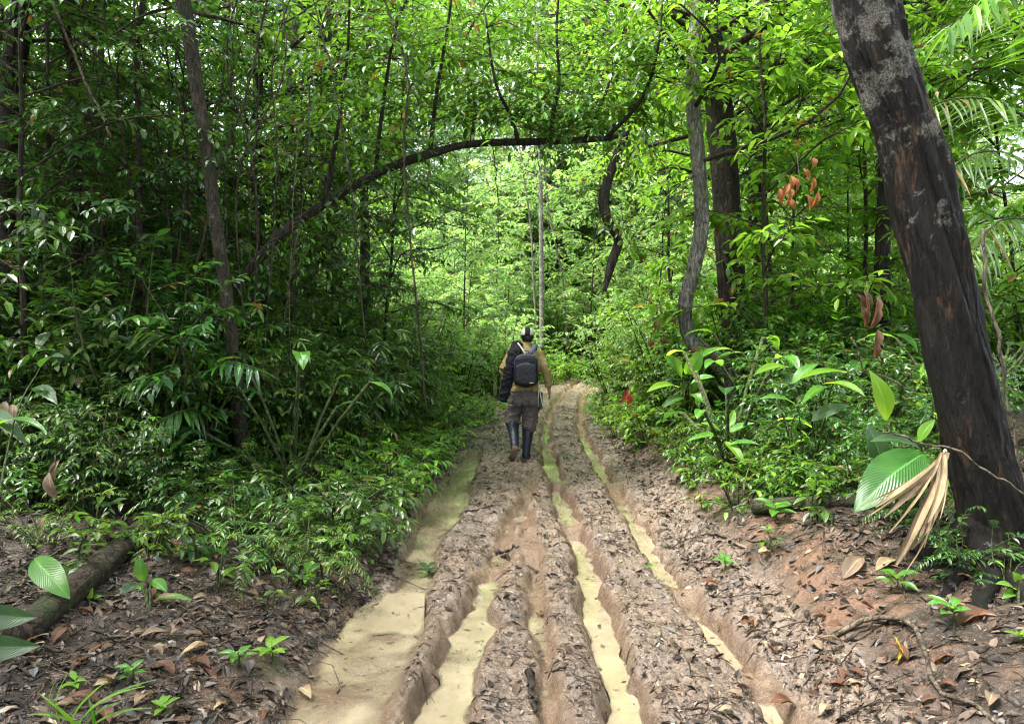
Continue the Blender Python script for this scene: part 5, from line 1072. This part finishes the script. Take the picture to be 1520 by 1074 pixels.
body = fuse('body', bp, .0075, M['skin'], person, 3)
for s in (-1, 1):
    e = obj('eye', tri_mesh('eye', *ball(head + A(.03 * s, .088, .005), (.012, .008, .008), 8)), M['cap_white'], body)
obj('mouth', tri_mesh('mouth', *ball(head + A(0, .098, -.068), (.022, .006, .006), 8)), M['sole'], body)
# shirt: trunk, collar and two sleeves in one garment
sh = [loft([A(.005, -.005, .915), A(.005, -.0, .97), A(.005, 0, 1.10), A(.005, .0, 1.25), A(.01, .01, 1.38), A(.012, .02, 1.455), A(.018, .025, 1.50), A(.02, .03, 1.53)], [(.195, .125), (.185, .125), (.175, .125), (.19, .135), (.205, .13), (.185, .105), (.10, .08), (.07, .07)], 28),
      loft([A(.022, .03, 1.50), A(.025, .03, 1.545), A(.027, .025, 1.575)], [(.075, .075), (.07, .072), (.068, .07)], 18),
      limb(shR + A(-.05, 0, -.01), elR, .085, .066), limb(elR + A(-.004, 0, .02), wrR + A(0, 0, .03), .068, .05), limb(shL + A(.05, 0, -.01), elL, .085, .07), limb(elL + A(.005, 0, .01), wrL, .07, .055)]
fuse('shirt', sh, .011, M['shirt'], person, 5, .011, 3, 15)
tr = [loft([A(.0, 0, .985), A(.0, 0, .93), A(0, -.01, .85), A(0, 0, .76)], [(.175, .115), (.19, .13), (.20, .14), (.17, .12)], 26),
      loft([hipR + A(0, 0, -.02), hipR * .5 + kneeR * .5, kneeR + A(.012, 0, .05), kneeR + A(.005, -.01, -.06), kneeR * .72 + ankR * .28], [(.105, .12), (.105, .11), (.105, .105), (.102, .105), (.07, .075)], 18),
      loft([hipL + A(0, 0, -.02), hipL * .5 + kneeL * .5, kneeL + A(.0, 0, .06), kneeL + A(.005, -.03, -.03), kneeL * .8 + ankL * .2], [(.105, .12), (.105, .11), (.105, .105), (.10, .10), (.075, .08)], 18)]
to = fuse('trousers', tr, .011, M['trousers'], person, 5, .016, 9, 16)
for s, x in ((-1, -.10), (1, .11)): obj('pocket', tri_mesh('pocket', *loft([A(x, -.128, .86), A(x, -.137, .80), A(x, -.132, .73)], [(.055, .012), (.058, .014), (.052, .012)], 14)), M['trousers'], to)
def boot(kn, an, toe, name='boot'):
    toe = np.array(toe, float); d = unit(an - kn); f0 = unit(toe - an); sn = np.cross(A(1, 0, 0), f0); sn = unit(sn * (1 if np.dot(sn, d) > 0 else -1))
    top = kn + (an - kn) * .22; heel = an + f0 * -.045 + sn * .05
    ps = [loft([top, kn * .55 + an * .45, an - d * .02, an + d * .05], [(.078, .082), (.070, .078), (.054, .062), (.05, .065)], 18), loft([heel, an + sn * .055, (an + toe) / 2 + sn * .025, toe - f0 * .03, toe], [(.030, .035), (.042, .046), (.045, .04), (.046, .032), (.025, .02)], 16, tuple(-sn))]
    b = fuse(name, ps, .008, M['boot'], person, 4, .004, 5, 12)
    q = [heel - f0 * .005, an + sn * .055, (an + toe) / 2 + sn * .03, toe]
    obj('sole', tri_mesh('sole', *loft([p + sn * .035 for p in q], [(.038, .014), (.042, .014), (.05, .014), (.035, .014)], 12, tuple(-sn))), M['sole'], b)
    ring = loft([top - d * .004, top + d * .012], [(.083, .087), (.083, .087)], 18); obj('boot_rim', tri_mesh('boot_rim', *ring), M['boot'], b)
boot(kneeR, ankR, ankR + A(.03, .19, -.04)); boot(kneeL, ankL, ankL + A(-.04, .035, -.17))
# head wear
hr = fuse('hair', [ball(head + A(0, -.012, -.002), (.080, .092, .098))], .01, M['hair'], person, 3, .004, 2, 40)
t_ = np.linspace(0, 1, 8); zc = .012
capc = head + A(0, -.006, zc)
cap = fuse('cap', [loft([capc + A(0, 0, .0 + .112 * math.sin(q * 1.5)) for q in t_], [(.088 * math.cos(q * 1.45) + .002, .106 * math.cos(q * 1.45) + .002) for q in t_], 22)], .008, M['black_cloth'], person, 3)
for s in (-1, 1):    # pale side panels
    V_, F_ = loft([capc + A(0, 0, .006 + .108 * math.sin(q * 1.35)) for q in t_[:7]], [(.094 * math.cos(q * 1.32), .111 * math.cos(q * 1.32)) for q in t_[:7]], 40)
    cen = V_[F_].mean(1) - capc; k = (cen[:, 0] * s > .036) & (cen[:, 2] > .012) & (cen[:, 2] < .1); obj('cap_panel', tri_mesh('cap_panel', V_, F_[k]), M['cap_white'], cap)
obj('brim', tri_mesh('brim', *loft([capc + A(0, .06, .012), capc + A(0, .12, .008), capc + A(0, .165, -.005), capc + A(0, .18, -.012)], [(.075, .006), (.072, .006), (.05, .005), (.02, .004)], 16, (0, 0, 1))), M['black_cloth'], cap)
# things carried
def carried(name, label, cat): 
    o = thing(name, label, cat, tuple(gw)); o.scale = (S_, S_, S_); return o
bpk = carried('backpack', 'small black backpack worn on the back of the walker', 'backpack')
def rbox(c, w_, d_, h_, tap=.9):
    z = np.linspace(-1, 1, 13); pr = np.sqrt(np.maximum(1 - np.abs(z) ** 6, .02)); V_, F_ = loft([np.array(c) + [0, 0, q * h_ / 2] for q in z], [(w_ / 2 * p * (1 - (1 - tap) * (q + 1) / 2), d_ / 2 * p) for q, p in zip(z, pr)], 32)
    # square the ellipse
    n = 13 * 32; X = V_[:n] - np.array(c); a = w_ / 2; b = d_ / 2; m_ = np.maximum(np.abs(X[:, 0]) / a, np.abs(X[:, 1]) / b); e = np.sqrt((X[:, 0] / a) ** 2 + (X[:, 1] / b) ** 2); f = (e / np.maximum(m_, 1e-6)) ** .75
    X[:, :2] *= f[:, None]; V_[:n] = X + np.array(c); return V_, F_
main = fuse('main_compartment', [rbox(A(.012, -.205, 1.215), .35, .17, .45, .82)], .009, M['pack'], bpk, 4, .004, 7, 10)
obj('front_pocket', tri_mesh('front_pocket', *rbox(A(.012, -.30, 1.165), .29, .045, .30, .9)), M['pack'], bpk)
arc = [A(.012 + .15 * math.cos(q), -.296 + .0 * q, 1.335 + .075 * math.sin(q)) for q in np.linspace(0, math.pi, 14)]; obj('zip_piping', tri_mesh('zip_piping', *tube([A(.164, -.285, 1.05)] + arc + [A(-.14, -.285, 1.05)], .007, 6)), M['pack_trim'], bpk)
obj('logo_patch', tri_mesh('logo_patch', *loft([A(.055, -.327, 1.055), A(.105, -.327, 1.055)], [(.004, .008), (.004, .008)], 4)), M['pale_strap'], bpk)
obj('grab_loop', tri_mesh('grab_loop', *tube([A(-.03, -.17, 1.43), A(-.025, -.18, 1.465), A(.045, -.18, 1.465), A(.05, -.17, 1.43)], .008, 6)), M['pack_trim'], bpk)
def band(pts, w_, th=.006, ref=(0, -1, .3)): return loft(smooth_path(pts, 14), [(w_, th)] * 14, 10, ref)
obj('shoulder_strap', tri_mesh('shoulder_strap', *band([A(.065, -.14, 1.41), A(.115, -.115, 1.49), A(.135, .0, 1.555), A(.14, .11, 1.47), A(.15, .13, 1.30)], .030)), M['pack_trim'], bpk)
obj('shoulder_strap', tri_mesh('shoulder_strap', *band([A(-.055, -.14, 1.41), A(-.10, -.115, 1.49), A(-.125, .0, 1.555), A(-.13, .11, 1.47), A(-.15, .13, 1.30)], .030)), M['pack'], bpk)
jk = carried('draped_jacket', 'black jacket draped over the left shoulder of the walker beside the backpack', 'jacket')
fuse('cloth', [loft([A(-.075, -.02, 1.575), A(-.105, -.10, 1.54), A(-.135, -.175, 1.46), A(-.165, -.195, 1.32), A(-.205, -.19, 1.16), A(-.245, -.175, 1.0), A(-.275, -.165, .88), A(-.295, -.16, .80)], [(.05, .03), (.075, .035), (.085, .05), (.085, .055), (.08, .055), (.075, .05), (.072, .045), (.065, .035)], 22)], .01, M['black_cloth'], jk, 4, .018, 21, 14)
obj('pale_cord', tri_mesh('pale_cord', *tube(smooth_path([A(-.095, -.14, 1.565), A(-.06, -.185, 1.52), A(-.02, -.225, 1.46), A(.0, -.24, 1.42)], 10), .009, 6)), M['pale_strap'], jk)
stc = carried('satchel', 'dark satchel with pale straps hanging at the right hip of the walker', 'bag')
fuse('pouch', [rbox(A(.205, .02, .80), .075, .22, .24, .75)], .009, M['black_cloth'], stc, 3, .006, 23, 14)
obj('side_panel', tri_mesh('side_panel', *rbox(A(.212, -.085, .79), .055, .02, .2, .6)), M['satchel_side'], stc)
obj('strap', tri_mesh('strap', *tube(smooth_path([A(.165, -.11, 1.10), A(.185, -.115, 1.0), A(.20, -.11, .9), A(.243, -.10, .70)], 14), .008, 6)), M['pale_strap'], stc)
obj('strap', tri_mesh('strap', *tube(smooth_path([A(.17, -.09, 1.10), A(.175, -.10, .95), A(.175, -.09, .82), A(.175, -.09, .72)], 14), .006, 6)), M['pale_strap'], stc)

# ------------------------------------------------------------------ tell look-alikes apart by their order in the view
bpy.context.view_layer.update()
same = {}
for o in col.objects:
    if o.parent is None and o.get('label') and o.get('category') and not o.get('kind'): same.setdefault(o['label'], []).append(o)
ORD = {2: ['left one', 'right one'], 3: ['left one', 'middle one', 'right one'], 4: ['leftmost', 'second from left', 'second from right', 'rightmost'], 5: ['leftmost', 'second from left', 'middle one', 'second from right', 'rightmost'],
       6: ['leftmost', 'second from left', 'third from left', 'third from right', 'second from right', 'rightmost']}
for lab, os_ in same.items():
    if len(os_) in ORD and all(o.location.y > 1 for o in os_) and len(lab.split()) + max(len(w.split()) for w in ORD[len(os_)]) <= 16:
        for o, w_ in zip(sorted(os_, key=lambda o: o.location.x / o.location.y), ORD[len(os_)]): o['label'] = lab + ', ' + w_
